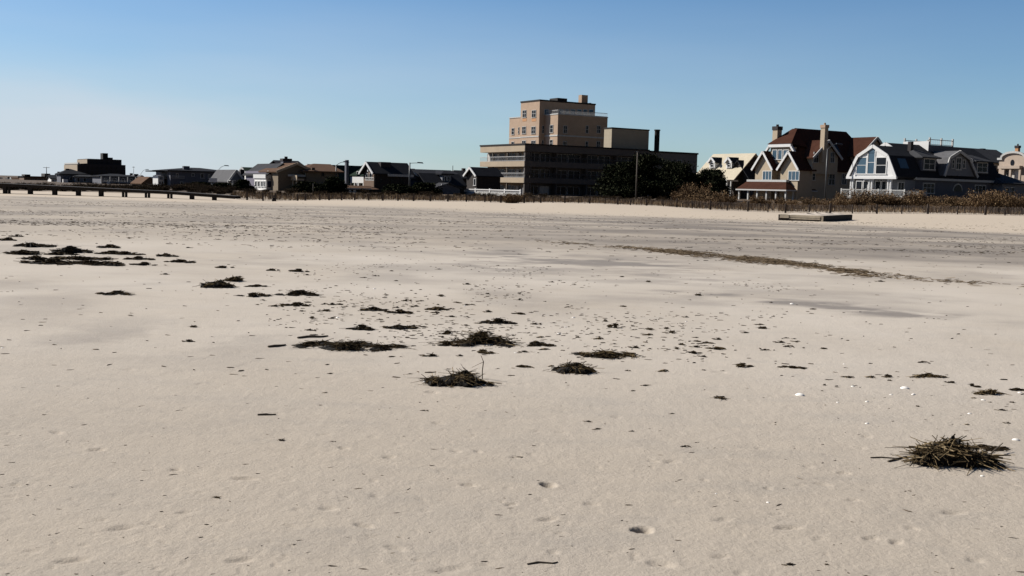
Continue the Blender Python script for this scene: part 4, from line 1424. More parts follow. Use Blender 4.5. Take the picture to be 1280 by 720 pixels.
    for x in (356.5, 362, 366, 370.5):
        qq = H.L(x, 230, pb - 1)[0]
        H.box('balcony_post', 'cream', pb - 1.05, pb - .85, qq - .1, qq + .1, -3, zl - .02)
    H.win('L', 357.5, 227, 361, 236, pb, 'white_dim', 'glass')
    H.win('L', 363, 227, 368, 236, pb, 'white_dim', 'glass', mv=2)
    H.win('L', 362, 212, 369, 217.5, pb, 'cream', 'glass', mv=2)
    # tan house with brown hip roof
    H = House('brown_roofed_house', 'broad tan house with brown hipped roof, mostly blank wall with one small window', 'house', 383, 148, .9, py=225)
    p1 = H.R(422, 226)[0]
    ze = H.R(385, 213.5)[1]
    H.box('wall', 'tan_siding', 0, p1, 0, 9, -3, ze - .15)
    H.hip(0, p1, 0, 9, ze, H.R(400, 204.8, 4.5)[1], H.R(392, 205, 4.5)[0], H.R(413, 205.5, 4.5)[0], 'brown_roof', ov=.7)
    H.gable_q(-3.8, 1.5, 1.0, 8, ze - .2, H.R(380, 206, 3)[1], 'tan_siding', 'brown_roof', ov=.4, name='side_wing', rname='wing_roof', zfloor=-3, trim='cream')
    H.win('R', 402, 215.8, 405, 220, 0, 'dark_siding', 'glass', fw=.05)
    H.win('R', 389.5, 209.5, 393.5, 212, -.05, 'tan_siding', 'glass', fw=.05)
    H.win('L', 379.5, 216, 382, 220, 0, 'white_dim', 'glass', fw=.06)
    H.box('balcony', 'white_dim', -2.6, -.02, .2, .35, H.R(380, 221)[1], H.R(380, 218.5)[1])
    # green and white house
    H = House('green_white_house', 'house with dark green roof edged in white, blue grey chimney and white balcony', 'house', 437.5, 158, .9, py=222)
    p1 = H.R(470, 222)[0]
    ze, zr = H.R(440, 218)[1], H.R(445, 204.5, 4)[1]
    q = -1.4
    pb = H.R(455, 224, q)[0]
    qb = H.L(437.5, 224, pb)[0]
    H.gable_q(pb + 1.3, pb + 9, q + .2, 9, ze, zr, 'lgrey_siding', 'green_roof', zfloor=-3, trim='white', ov=.5)
    H.gable_p(pb - 5, pb + 3, qb + 1.0, qb + 6.5, ze - 1.2, H.R(436, 208, 5)[1], 'white_siding', 'green_roof', zfloor=-3, trim='white', ov=.5, name='side_wing', rname='wing_roof')
    H.chimney('grey_siding', H.R(434.4, 212, qb)[0], qb + .3, .42, .6, -3, H.R(434.4, 200, qb)[1], capz=0)
    zt, zl = H.L(446, 221, pb)[1], H.L(446, 228.6, pb)[1]
    bl = H.box('balcony', 'white', pb, pb + .15, q, qb, zl, zt)
    H.box('balcony_floor', 'white_dim', pb + .16, pb + 1.28, q + .2, qb, zl, zl + .2, parent=bl)
    for x in (438, 443.5, 448.5, 454.5):
        qq = H.L(x, 230, pb + .1)[0]
        H.box('balcony_post', 'white', pb + .02, pb + .26, qq - .12, qq + .12, -3, zl - .02)
    H.win('L', 440, 229.5, 443, 236, pb + 1.3, 'white_dim', 'glass')
    H.win('L', 446, 214, 451, 219, pb + 1.3, 'white_dim', 'glass')
    # dark house with white edged gable
    H = House('dark_gabled_house', 'dark brown house with long black roof and white edged front gable with lit lantern', 'house', 468.5, 152, .9, py=222)
    p1 = H.R(512.5, 223)[0]
    qL = H.L(454.5, 222)[0]
    ze = H.R(470, 215.3)[1]
    zr = H.L(461, 202, -.3)[1]
    H.gable_p(0, p1, 0, qL, ze, zr - .2, 'dark_siding', 'black_roof', ov=.5, trim='white', zfloor=-3)
    H.part('front_cladding', 'brown_siding', MB().prism_p([(.15, -3), (qL - .15, -3), (qL - .15, ze - .3), (qL / 2, zr - .75), (.15, ze - .3)], -.08, -.005))
    H.chimney('dark_brick', H.R(480.5, 205, 1.4)[0], 1.4, 1.6, 1.0, ze, H.R(480.5, 202.6, 1.4)[1], capz=0)
    H.box('eave_board', 'white_dim', H.R(483, 216)[0], p1 + .3, -.62, -.5, ze - .55, ze - .2)
    H.win('L', 457.5, 217, 460.5, 224, -.08, 'white_dim', 'glass', fw=.06)
    H.win('L', 462, 217, 465, 224, -.08, 'white_dim', 'glass', fw=.06)
    H.rail_L(H.L(467.5, 222, -1)[0], H.L(456.5, 222, -1)[0], H.L(462, 226, -1)[1], H.L(462, 221.5, -1)[1], -1, 'white_dim', n=16)
    H.part('lantern', 'white', MB().cyl((-.3, H.L(461.3, 213.5, -.3)[0]), .26, H.L(461.3, 215, -.3)[1], H.L(461.3, 212.3, -.3)[1], 10))
    wins(H, [(474, 222, 478, 228), (488, 222, 492, 228), (500, 222, 504, 228)], 0, 'dark_siding')
    # low porch in front with three arches
    q = -4.5
    z_t, z_b = H.R(450, 232.2, q)[1], H.R(450, 236.2, q)[1]
    c0, c1 = H.R(427, 235, q)[0], H.R(474, 235, q)[0]
    vs = [(c0, q, z_b), (c1, q, z_b), (c1, -.1, z_b), (c0, -.1, z_b), (c0 + .8, q + 2, z_t), (c1 - .5, q + 2, z_t), (c1 - .5, -.12, z_t), (c0 + .8, -.12, z_t)]
    pr = H.part('porch_roof', 'brown_roof', MB().poly(vs, [(3, 2, 1, 0), (4, 5, 6, 7), (0, 1, 5, 4), (1, 2, 6, 5), (2, 3, 7, 6), (3, 0, 4, 7)]))
    H.box('porch_fascia', 'white_dim', c0, c1 - 1.2, q - .1, q - .01, z_b - .06, z_b + .12, parent=pr)
    H.box('porch_wall', 'dark_siding', c0 + .4, c1 - .3, q + .6, -.2, -3, z_b - .02)
    for k, x in enumerate((431.5, 437.3, 443)):
        hw = abs(H.R(x + 2.4, 240, q + .4)[0] - H.R(x - 2.4, 240, q + .4)[0]) / 2
        pc, zz0 = H.R(x, 242.6, q + .4)
        zz1 = H.R(x, 237.3, q + .4)[1]
        pts = [(pc - hw, zz0)] + [(pc + hw * math.cos(t) * (1 if 0 else 1), zz0 + (zz1 - zz0) * (.35 + .65 * math.sin(t))) for t in np.linspace(math.pi, 0, 10)] + [(pc + hw, zz0)]
        H.part('arched_panel', 'white', MB().prism_q(pts, q + .35, q + .58))
    # black mansard house
    H = House('black_mansard_house', 'black mansard roofed house with one pale dormer facing the beach', 'house', 533, 160, .9, py=224)
    p1 = H.R(580, 225)[0]
    ze, zr = H.R(540, 231)[1], H.R(545, 212, 3)[1]
    prof = [(-.5, ze), (2.2, zr - .6), (5, zr), (7.8, zr - .6), (10.5, ze)]
    H.part('wall', 'dark_siding', MB().prism_p([(0, -3), (10, -3), (10, ze)] + [(q, z - .2) for q, z in prof[::-1][1:-1]] + [(0, ze)], 0, p1))
    rf = H.part('roof', 'black_roof', MB().prism_p(prof + [(q, z - .18) for q, z in prof[::-1]], -.3, p1 + .3))
    H.gable_p(-3.2, .2, 1.2, 8, ze - .3, zr - .9, 'grey_siding', 'grey_roof', ov=.4, name='front_wing', rname='wing_roof', zfloor=-3, trim='white_dim')
    a0, a1 = H.R(553, 222, .5)[0], H.R(564, 222, .5)[0]
    d = H.box('dormer', 'lgrey_siding', a0, a1, .5, 4, H.R(558, 228.5, .5)[1], H.R(558, 218, .5)[1])
    H.hip(a0, a1, .5, 4.5, H.R(558, 218, .5)[1] + .12, H.R(558, 213.5, 2)[1], 1.5, 4.4, 'black_roof', axis='q', ov=.35, rname='dormer_roof')
    wins(H, [(555, 220, 558, 226.5), (559.3, 220, 562.3, 226.5)], .5)
    H.gable_q(H.R(545, 234, -3)[0], H.R(575, 234, -3)[0], -3, -.05, H.R(560, 235.5, -3)[1], H.R(556, 230, -3)[1], 'grey_siding', 'grey_roof', ov=.3, name='porch_wall', rname='porch_roof', zfloor=-3)
    H.box('porch_rail', 'white', H.R(551.5, 231, -3.2)[0], H.R(558, 231, -3.2)[0], -3.3, -3.2, H.R(555, 231.5, -3.2)[1], H.R(555, 229.8, -3.2)[1])
    H.part('roof_antenna', 'metal', MB().bar((H.R(566, 210, 4)[0], 4, zr - .5), (H.R(566, 210, 4)[0], 4, H.R(566, 207, 4)[1]), .07))
    # narrow white trimmed gable between
    H = House('white_trimmed_house', 'narrow dark house with one white framed window squeezed beside the lit balconies', 'house', 596, 172, .9, py=225)
    p1 = H.R(606, 224)[0]
    qL = 3.4
    H.gable_p(0, p1 + 3, 0, qL, H.R(598, 219)[1], H.R(598, 210.5, qL / 2)[1], 'dark_siding', 'black_roof', ov=.4, trim='white', zfloor=-3)
    H.win('L', 592.2, 223, 595.2, 231.5, 0, 'white', 'glass')
    H = House('dark_shed_roofed_house', 'small dark gabled house between the black mansard house and the narrow white trimmed house', 'house', 585, 185, .9, py=225)
    H.gable_p(-3, 5, 0, 5, H.R(585, 223)[1], H.R(585, 215.5, 2.5)[1], 'dark_siding', 'black_roof', ov=.4, zfloor=-3)
    H.win('R', 585, 225, 588, 230, 0, 'white_dim', 'glass')
    # white balustrade in front of the balcony building
    H = House('white_balustrade', 'long low white balustrade wall in front of the balcony building and mansard house', 'railing', 651, 150, .9, py=239)
    qq = H.L(560, 238)[0]
    zb, zt = H.L(600, 243)[1], H.L(600, 236.3)[1]
    H.box('base_wall', 'white_dim', 0, .3, 0, qq, -1, zb + .35)
    H.box('top_rail', 'white', -.05, .3, 0, qq, zt - .14, zt)
    mb = MB()
    k = int(qq / .3)
    for i in range(k + 1):
        y = qq * i / k
        mb.bar((.12, y, zb + .35), (.12, y, zt - .13), .11)
    H.part('baluster_row', 'white', mb)
    for i in range(6):
        y = .15 + (qq - .3) * i / 5
        H.box('post', 'white', -.02, .28, y - .15, y + .15, zb + .34, zt + .12)


build_left()


# small houses that fill the skyline between the larger ones
FAR = [(-12, 3, 222, 228, 400, 'grey_siding', 'grey_roof', 'tiny dark cottage at the extreme left edge of the skyline', 1),
       (5, 15, 223.5, 229, 380, 'white_siding', 'grey_roof', 'tiny pale cottage second from the left end of the skyline', 0),
       (16, 29, 222.3, 229, 370, 'brown_siding', 'brown_roof', 'tiny brown cottage left of the flat roofed house with turret', 1),
       (70, 78, 217.5, 226, 300, 'dark_siding', 'black_roof', 'narrow dark steep roofed cottage at the left foot of the stepped block', 0),
       (158, 171, 219.5, 228, 290, 'lgrey_siding', 'grey_roof', 'small pale cottage behind the veranda house, right of the stepped block', 1),
       (189, 203, 222, 230, 260, 'dark_siding', 'black_roof', 'small dark cottage behind the small brown gabled house', 1),
       (303, 312, 215.5, 228, 230, 'dark_siding', 'black_roof', 'dark steep roofed cottage between light gabled house and green roofed house', 0),
       (424, 434, 212, 228, 230, 'tan_siding', 'green_roof', 'narrow tan cottage peeking out left of the blue grey chimney', 0),
       (508, 530, 214.5, 230, 230, 'grey_siding', 'grey_roof', 'grey cottage between the dark gabled house and the black mansard house', 1),
       (576, 592, 214, 230, 240, 'lgrey_siding', 'black_roof', 'pale cottage behind the right end of the black mansard house', 1)]
for x0, x1, yt, ye, Y, wm, rm, lb, ax in FAR:
    H = House('far_cottage', lb, 'house', x0, Y, .9, py=yt + 3)
    p1 = H.R(x1, yt + 4)[0]
    ze, zr = H.R(x0, (yt * .45 + ye * .55))[1], H.R(x0, yt, 3)[1]
    if ax:
        H.gable_p(0, p1, 0, 6, ze, zr, wm, rm, zfloor=-3, trim='white_dim')
    else:
        H.gable_q(0, p1, 0, 6, ze, zr, wm, rm, zfloor=-3, trim='white_dim')
    w_ = (x1 - x0)
    H.win('R', x0 + w_ * .2, ye - .8, x0 + w_ * .4, ye + 3, 0, 'white_dim', 'glass')
    H.win('R', x0 + w_ * .6, ye - .8, x0 + w_ * .8, ye + 3, 0, 'white_dim', 'glass')
    H.chimney('dark_brick', p1 * .7, 3, .7, .7, ze, zr + .7, capz=0)


# ------------------------------------------------------------------ poles and lamps
def street_lamp(label, px, ytop, Y, arm_dx, arm_dy, group='street lamps along the shore road', r=.09):
    d = ray(px, ytop)
    t = Y / d.y
    X, zt = d.x * t, EYE + d.z * t
    g = float(terrain(X, Y)) - .3
    o = new_obj('street_lamp', None)
    o.location = (X, Y, g)
    tag(o, label, 'street lamp', group)
    h = zt - g
    MB().cyl((0, 0), r * 1.3, 0, h, 10, r * .8).build('pole', M['metal'], o, True)
    dx = arm_dx * Y / F0
    dz = arm_dy * Y / F0
    mb = MB()
    last = None
    for k in range(7):
        u = k / 6
        c = (dx * u, 0, h - .1 + dz * (1 - (1 - u) ** 2))
        if last:
            mb.bar(last, c, .08, sides=6)
        last = c
    arm = mb.build('arm', M['metal'], o)
    s = 1 if dx > 0 else -1
    hd = MB()
    hd.poly([(last[0] - s * .1, -.14, last[2] - .02), (last[0] + s * .8, -.18, last[2] - .06), (last[0] + s * .8, .18, last[2] - .06), (last[0] - s * .1, .14, last[2] - .02),
             (last[0] - s * .05, -.08, last[2] + .14), (last[0] + s * .65, -.1, last[2] + .12), (last[0] + s * .65, .1, last[2] + .12), (last[0] - s * .05, .08, last[2] + .14)],
            [(0, 3, 2, 1), (4, 5, 6, 7), (0, 1, 5, 4), (1, 2, 6, 5), (2, 3, 7, 6), (3, 0, 4, 7)])
    hd.build('lamp_head', M['metal'], o)
    return o


street_lamp('street lamp rising above the roof of the long grey house', 273, 212, 200, 8, 5.5)
street_lamp('street lamp beside the right end of the brown hipped roof', 420.3, 206, 150, 9.5, 4.5)
street_lamp('street lamp standing just right of the dark gabled house', 512.3, 203.2, 146, 10, .6, r=.11)
street_lamp('faint far street lamp right of the stepped apartment block', 176, 217, 290, 6.5, 5.5)
street_lamp('street lamp in front of the red roofed house chimney', 1034.5, 186, 140, 11, 7)


def pole(name, label, cat, px, y0, Y, r, mat, ybase=None, cross=0):
    d = ray(px, y0)
    t = Y / d.y
    X, zt = d.x * t, EYE + d.z * t
    g = float(terrain(X, Y)) - .2
    o = new_obj(name, None)
    o.location = (X, Y, g)
    tag(o, label, cat)
    MB().cyl((0, 0), r * 1.15, 0, zt - g, 10, r * .8).build('shaft', M[mat], o, True)
    if cross:
        MB().box(-cross, cross, -.06, .06, zt - g - .3, zt - g - .18).build('crossbar', M[mat], o)
    else:
        MB().cyl((0, 0), r * 1.3, zt - g, zt - g + .08, 10).build('pole_cap', M['metal'], o)
    return o


pole('wooden_pole', 'tall bare grey pole standing in front of the dark evergreens', 'pole', 797, 190, 126, .09, 'pole_wood')
pole('mast', 'thin mast with short crossbar on the far left skyline', 'mast', 58, 208.5, 330, .12, 'metal', cross=1.0)
pole('short_post', 'short pale post with knob before the brown roofed house', 'post', 391.5, 230, 128, .05, 'pole_wood')
pole('mast', 'very faint thin mast right of the stepped apartment block', 'mast', 167, 208, 330, .07, 'metal', cross=.4)

# white board on posts before the long grey house
d = ray(266.5, 225)
t = 165 / d.y
o = new_obj('white_board', None)
o.location = (d.x * t, 165, float(terrain(d.x * t, 165)) - .1)
tag(o, 'plain white board on posts in front of the long grey house', 'board')
zb = EYE + ray(266.5, 227.6).z * 165 / ray(266.5, 227.6).y - o.location.z
zt = EYE + ray(266.5, 222.6).z * 165 / ray(266.5, 222.6).y - o.location.z
MB().box(-.62, .62, -.05, .05, zb, zt).build('panel', M['white'], o)
for x in (-.45, .45):
    MB().box(x - .05, x + .05, .055, .15, -.3, zt - .05).build('leg', M['pole_wood'], o)


# ------------------------------------------------------------------ low boardwalk on piles at the left
def build_pier():
    Y0 = 97.0
    def P(px, py):
        d = ray(px, py)
        t = Y0 / d.y
        return d.x * t, EYE + d.z * t
    o = new_obj('boardwalk_ramp', None)
    xa, za = P(-40, 227.2)
    xm, zm = P(212, 239.2)
    xb, zb_ = P(294, 245.0)
    o.location = (xb, Y0, float(terrain(xb, Y0)))
    tag(o, 'long low dark timber boardwalk on stout piles sloping down to the sand', 'boardwalk')
    oz = o.location.z
    def loc(x, z, y=0):
        return (x - xb, y, z - oz)
    pts = [(xa, za), (xm, zm), (xb, zb_)]
    dk, be = MB(), MB()
    for (x0, z0), (x1, z1) in zip(pts[:-1], pts[1:]):
        n = int((x1 - x0) / .25)
        for i in range(n):
            u0_, u1_ = i / n, (i + .93) / n
            a = loc(x0 + (x1 - x0) * u0_, z0 + (z1 - z0) * u0_)
            b = loc(x0 + (x1 - x0) * u1_, z0 + (z1 - z0) * u1_)
            dk.poly([(a[0], -.1, a[2] - .06), (b[0], -.1, b[2] - .06), (b[0], 2.0, b[2] - .06), (a[0], 2.0, a[2] - .06), (a[0], -.1, a[2]), (b[0], -.1, b[2]), (b[0], 2.0, b[2]), (a[0], 2.0, a[2])],
                    [(0, 3, 2, 1), (4, 5, 6, 7), (0, 1, 5, 4), (1, 2, 6, 5), (2, 3, 7, 6), (3, 0, 4, 7)])
        for y in (0, 1.0, 1.9):
            be.bar(loc(x0, z0 - .17, y), loc(x1, z1 - .17, y), .1, .2)
    dk.build('deck', M['deck_wood'], o)
    be.build('beam', M['pile'], o)
    for x, pair in ((-24, 1), (7.5, 1), (38, 0), (68.5, 0), (98, 0), (126.5, 0), (155.5, 1), (184, 1), (212, 1), (240, 0), (268, 0)):
        z_ = np.interp(P(x, 235)[0], [p[0] for p in pts], [p[1] for p in pts])
        xs = ((x - .9, .16), (x + 4.2, .09)) if x < 20 and pair else (((x - 1.6, .09), (x + 2.2, .09)) if pair else ((x, .18),))
        for xx, hw in xs:
            X, _ = P(xx, 240)
            for y in (.1, 1.8):
                X_ = X * (Y0 + y) / Y0
                g = float(terrain(X_, Y0 + y))
                a = loc(X_, g - .4)
                MB().box(a[0] - hw, a[0] + hw, y - hw, y + hw, a[2], z_ - oz - .07 - (.2 if hw < .1 else .2)).build('pile', M['pile'], o)


build_pier()


# ------------------------------------------------------------------ fence of laths along the dune
def build_fence():
    px = np.array(FPX[1:], float)
    py = np.array(FPY[1:], float)
    top = np.interp(px, [290, 340, 400, 500, 600, 700, 830, 982, 1160, 1300], [240.5, 243, 244, 244.3, 244.8, 246.5, 249.5, 255.5, 257, 259.5])
    P = []
    for x, yb, yt in zip(px, py, top):
        d, e = ray(x, yb), ray(x, yt)
        X = d.x * YF / d.y
        P.append((X, float(terrain(X, YF)), EYE + e.z * YF / e.y))
    P = np.array(P)
    o = new_obj('lath_fence', None)
    xo = P[4, 0]
    o.location = (xo, YF, P[4, 1])
    tag(o, 'weathered low lath fence with dark posts running along the foot of the dune', 'fence')
    oz = o.location.z
    def gz(X):
        return float(terrain(X, YF))
    def tz(X):
        return max(gz(X) + .35, float(np.interp(X, P[:, 0], P[:, 2])))
    X0, X1 = P[0, 0], P[-1, 0]
    runs = np.arange(X0, X1, 12.0)
    lr = random.Random(5)
    for a in runs:
        b = min(a + 12.0, X1)
        mb = MB()
        x = a
        while x < b:
            yj = lr.uniform(-.03, .03)
            mb.box(x - xo, x - xo + .034, yj - .008, yj + .008, gz(x) - .1 - oz, tz(x) - oz + lr.uniform(-.07, .05))
            x += lr.uniform(.095, .14)
        for f in (.25, .6, .9):
            n = 6
            for i in range(n):
                xa, xb = a + (b - a) * i / n, a + (b - a) * (i + 1) / n
                mb.bar((xa - xo, .02, gz(xa) + (tz(xa) - gz(xa)) * f - oz), (xb - xo, .02, gz(xb) + (tz(xb) - gz(xb)) * f - oz), .012)
        mb.build('lath_panel', M['lath'], o, fix=False)
    big = [309, 329, 344.5, 372, 382, 400, 411.5, 427, 443.5, 461, 478.5, 497.5, 517, 538, 560, 583, 606, 626, 655, 676, 706, 737, 772, 808, 846, 888, 935, 982, 1038, 1096, 1160, 1232, 1284]
    for i, x in enumerate(big):
        d = ray(x, 255)
        X = d.x * YF / d.y
        MB().box(X - xo - .085, X - xo + .085, -.16, -.03, gz(X) - .3 - oz, tz(X) - oz + (.1 if i % 2 else .16)).build('post', M['post'], o)
        if i + 1 < len(big) and x > 600:
            x2 = (x + big[i + 1]) / 2 + lr.uniform(-3, 3)
            X = ray(x2, 255).x * YF / ray(x2, 255).y
            MB().box(X - xo - .05, X - xo + .05, -.13, -.03, gz(X) - .3 - oz, tz(X) - oz + .03).build('post', M['post'], o)
    # dark box at the fence foot
    d = ray(341.8, 249)
    X = d.x * (YF - .6) / d.y
    b = new_obj('trash_barrel', None)
    b.location = (X, YF - .6, gz(X) - .03)
    tag(b, 'small black barrel standing against the left part of the lath fence', 'barrel')
    MB().cyl((0, 0), .15, 0, .38, 14, .17).build('drum', M['soot'], b, True)
    MB().cyl((0, 0), .185, .38, .42, 14).build('rim', M['soot'], b)


build_fence()


# ------------------------------------------------------------------ stranded timber platform
def build_raft():
    c = ground_at(1030, 277)
    o = new_obj('stranded_raft', None)
    o.location = (c.x, c.y, c.z - .04)
    ang = math.atan2(8.0, 4.45)
    o.rotation_euler = (0, 0, ang)
    tag(o, 'heavy dark timber raft stranded on the sand with drifted sand on top', 'raft')
    L, W, Hh = 9.0, 3.0, .41
    MB().box(0, L, -.01, .18, 0, Hh).build('side_beam', M['dune_wood'], o)
    MB().box(0, L, W - .18, W, 0, Hh).build('side_beam', M['dune_wood'], o)
    MB().box(0, .16, .19, W - .19, 0, .17).build('end_beam', M['dune_wood'], o)
    MB().box(L - .16, L, .19, W - .19, 0, Hh - .02).build('end_beam', M['dune_wood'], o)
    mb = MB().box(-.03, .12, .25, W - .75, .13, .22).box(-.035, .12, .25, W - .75, .24, .37)
    mb.build('end_plank', M['plank'], o)  # sunlight on this end is put into the paler plank colour
    MB().box(-.05, .2, W - .7, W - .1, .19, .40).build('end_block', M['plank'], o)
    MB().box(-.02, .15, .05, .2, .05, .40).build('end_block', M['plank'], o)
    dk = MB()
    lr = random.Random(2)
    n = 30
    for i in range(n):
        x = .1 + (L - .2) * i / n
        z = Hh - .055 + lr.uniform(-.008, .008)
        dk.box(x, x + (L - .2) / n - .02, .2 + lr.uniform(-.02, .02), W - .2, z, z + .05)
    dk.build('deck', M['plank'], o)
    # sand blown over the deck
    N, K = 30, 16
    vs, fs = [], []
    for i in range(N + 1):
        for j in range(K + 1):
            x, y = .15 + (L - .35) * i / N, .25 + (W - .5) * j / K
            e = min(i, N - i, 3) / 3 * min(j, K - j, 3) / 3
            z = Hh - .02 + e * (.05 + .10 * float(vnoise(x / 1.1, y / .8, 91)) + .04)
            vs.append((x, y, z))
    for i in range(N):
        for j in range(K):
            a = i * (K + 1) + j
            fs.append((a, a + K + 1, a + K + 2, a + 1))
    MB().poly(vs, fs).build('drifted_sand', M['drift_sand'], o, True)
    for x in (1.2, 4.0, 6.8):
        MB().bar((x, W * .25, Hh), (x + .3, W * .5, Hh + .13), .05).build('cleat', M['soot'], o)


build_raft()


# ------------------------------------------------------------------ planting
def leaf_quad(mb, c, s, lr):
    a = Vector((lr.gauss(0, 1), lr.gauss(0, 1), lr.gauss(0, 1))).normalized()
    b = a.cross(Vector((lr.gauss(0, 1), lr.gauss(0, 1), lr.gauss(0, 1)))).normalized()
    a, b = a * s, b * s * .55
    mb.poly([c - a, c + b, c + a, c - b], [(0, 1, 2, 3)])


def shrub_mesh(seed, R, Hh, nst, nlf, leaf):
    lr = random.Random(seed)
    mb = MB()
    for k in range(nst):
        a = lr.uniform(0, 2 * math.pi)
        r = R * math.sqrt(lr.random()) * .45
        c = Vector((math.cos(a) * r, math.sin(a) * r, -.1))
        tip = Vector((math.cos(a) * R * lr.uniform(.2, 1.05), math.sin(a) * R * lr.uniform(.2, 1.05), Hh * lr.uniform(.45, 1.12)))
        mid = (c + tip) / 2 + Vector((0, 0, Hh * .12))
        w_ = lr.uniform(.02, .045)
        mb.bar(c, mid, w_, sides=3)
        mb.bar(mid, tip, w_ * .7, sides=3, w2=w_ * .25)
        for q in range(nlf):
            p = mid.lerp(tip, lr.uniform(-.3, 1.05)) + Vector((lr.gauss(0, .1), lr.gauss(0, .1), lr.gauss(0, .1)))
            if p.z > 0:
                leaf_quad(mb, p, lr.uniform(.6, 1.3) * leaf, lr)
    return mb


def build_brush():
    lr = random.Random(17)
    protos = []
    for i, (R, Hh) in enumerate(((1.5, 1.9), (1.2, 1.4), (1.9, 1.6), (1.0, 1.7), (1.6, 1.2))):
        mb = shrub_mesh(100 + i, R, Hh, 170, 9, .085)
        o = mb.build('dune_shrub', M['brush'], None, fix=False)
        protos.append(o)
    dark = []
    for i, (R, Hh) in enumerate(((1.5, 1.5), (1.9, 1.3))):
        dark.append(shrub_mesh(200 + i, R, Hh, 150, 9, .085).build('dune_shrub', M['brush_dark'], None, fix=False))
    used = set()

    def put(lst, px, Y, s, label, group, j):
        src = lst[j % len(lst)]
        o = src if src.name not in used else src.copy()
        if o is not src:
            COL.objects.link(o)
        used.add(o.name)
        d = ray(px, 245)
        X = d.x * Y / d.y
        o.location = (X, Y, float(terrain(X, Y)) - .05)
        o.rotation_euler = (0, 0, lr.uniform(0, 6.28))
        o.scale = (s * lr.uniform(.9, 1.2), s * lr.uniform(.9, 1.2), s * lr.uniform(.85, 1.1))
        tag(o, label, 'shrub', group)
    L1, G1 = 'bare tan dune shrub in the brush belt between the fence and the houses', 'tan dune shrubs behind the fence'
    L2, G2 = 'low dark brown shrub in the scrub below the houses', 'dark scrub below the left houses'
    j = 0
    for x, Y, s in ((1100, 124, 1.15), (1108, 126, 1.1), (1090, 124, 1.0), (1146, 122, 1.2), (1153, 124, 1.15), (1140, 124, 1.0), (1205, 120, 1.05), (1235, 118, 1.45), (1243, 121, 1.35), (1227, 121, 1.2),
                    (1272, 118, 1.1), (1263, 121, 1.0), (1282, 119, 1.2), (1052, 126, 1.0), (1062, 124, .95), (1075, 125, 1.05), (1120, 124, 1.0), (1130, 126, .95), (1170, 123, .85), (1182, 122, .9), (1193, 122, .85), (1215, 121, .85), (1254, 120, .9)):
        put(protos, x, Y, s * .95, {1235: 'biggest rounded tan shrub in front of the right end of the gambrel house', 1146: 'tall brown shrub before the ground floor corner of the gambrel house', 1272: 'tan shrub before the low garage wing, near the right edge'}.get(x, L1), G1, j)
        j += 1
    for k in range(46):
        put(protos, 845 + k * 9.8 + lr.uniform(-4, 4), lr.uniform(116, 126), lr.uniform(.5, .9), L1, G1, j)
        j += 1
    for x, Y, s in ((858, 124, 1.25), (868, 126, 1.3), (877, 122, 1.1), (888, 124, 1.2), (900, 123, .9)):
        put(protos, x, Y, s * .95, L1, G1, j)
        j += 1
    for k in range(110):
        put(dark, 296 + k * 5.2 + lr.uniform(-4, 4), lr.uniform(116, 136), lr.uniform(.28, .48), L2, G2, k)
    for k in range(96):
        put(dark, -14 + k * 3.2 + lr.uniform(-4, 4), lr.uniform(121, 140), lr.uniform(.38, .62), 'low dark shrub on the bank behind the timber boardwalk', 'dark scrub behind the boardwalk', k)
    # matted thicket over the fence left of the balcony building
    mb = shrub_mesh(300, 1.5, 1.35, 260, 9, .08)
    t = mb.build('thicket', M['brush'], None, fix=False)
    X = ray(640, 250).x * YF / ray(640, 250).y
    t.location = (X, YF + .1, float(terrain(X, YF)) - .05)
    t.scale = (.95, .7, .72)
    tag(t, 'brown thicket growing through the lath fence below the lit balconies', 'shrub')
    # thin grass between
    mb = MB()
    for k in range(15000):
        px = lr.uniform(290, 1330)
        Y = lr.uniform(114, 128)
        X = ray(px, 245).x * Y / ray(px, 245).y
        z = float(terrain(X, Y))
        a = lr.uniform(0, 6.28)
        h = lr.uniform(.2, .55)
        w_ = .05
        dx, dy = math.cos(a) * w_, math.sin(a) * w_
        mb.poly([(X - dx, Y - dy, z - .05), (X + dx, Y + dy, z - .05), (X + dy * 4 * lr.random(), Y - dx * 4, z + h)], [(0, 1, 2)])
    g = mb.build('dune_grass', M['dune_grass'], None, fix=False)
    tag(g, 'thin tan dune grass covering the bank behind the fence', 'grass', kind='stuff')


build_brush()


def build_tree(name, label, px, Y, ytop, R, seed, group=None, clumps=46, per=210, low=.1, leaf=.15):
    lr = random.Random(seed)
    d = ray(px, 240)
    X = d.x * Y / d.y
    g = float(terrain(X, Y)) - .1
    e = ray(px, ytop)
    Hh = EYE + e.z * Y / e.y - g
    o = new_obj(name, None)
    o.location = (X, Y, g)
    tag(o, label, 'tree', group)
    tk = MB()
    top = Vector((lr.uniform(-.3, .3), lr.uniform(-.3, .3), Hh * .85))
    tk.bar((0, 0, 0), top * .5, .32, sides=7, w2=.2)
    tk.bar(top * .5, top, .2, sides=7, w2=.05)
    cr = MB()
    for k in range(int(clumps * 1.35)):
        u = low + (1 - low) * lr.random() ** .9
        rr = R * (1 - .72 * ((u - low) / (1 - low)) ** 1.4) * lr.uniform(.35, 1.35)
        a = lr.uniform(0, 6.283)
        c = Vector((math.cos(a) * rr, math.sin(a) * rr, Hh * u * .95))
        if k % 2 == 0:
            st = top * (u * .8)
            tk.bar(st, c + (c - st) * .12, .09, sides=5, w2=.02)
        s = lr.uniform(.25, .8) * (R / 3) + .18
        for q in range(per):
            v = Vector((lr.gauss(0, 1), lr.gauss(0, 1), lr.gauss(0, .6)))
            p = c + v * s * .55
            if .05 < p.z < Hh * 1.03:
                leaf_quad(cr, p, leaf * lr.uniform(.5, 1.2), lr)
    tk.build('trunk', M['bark'], o)
    cr.build('crown', M['pine'], o, fix=False)
    return o


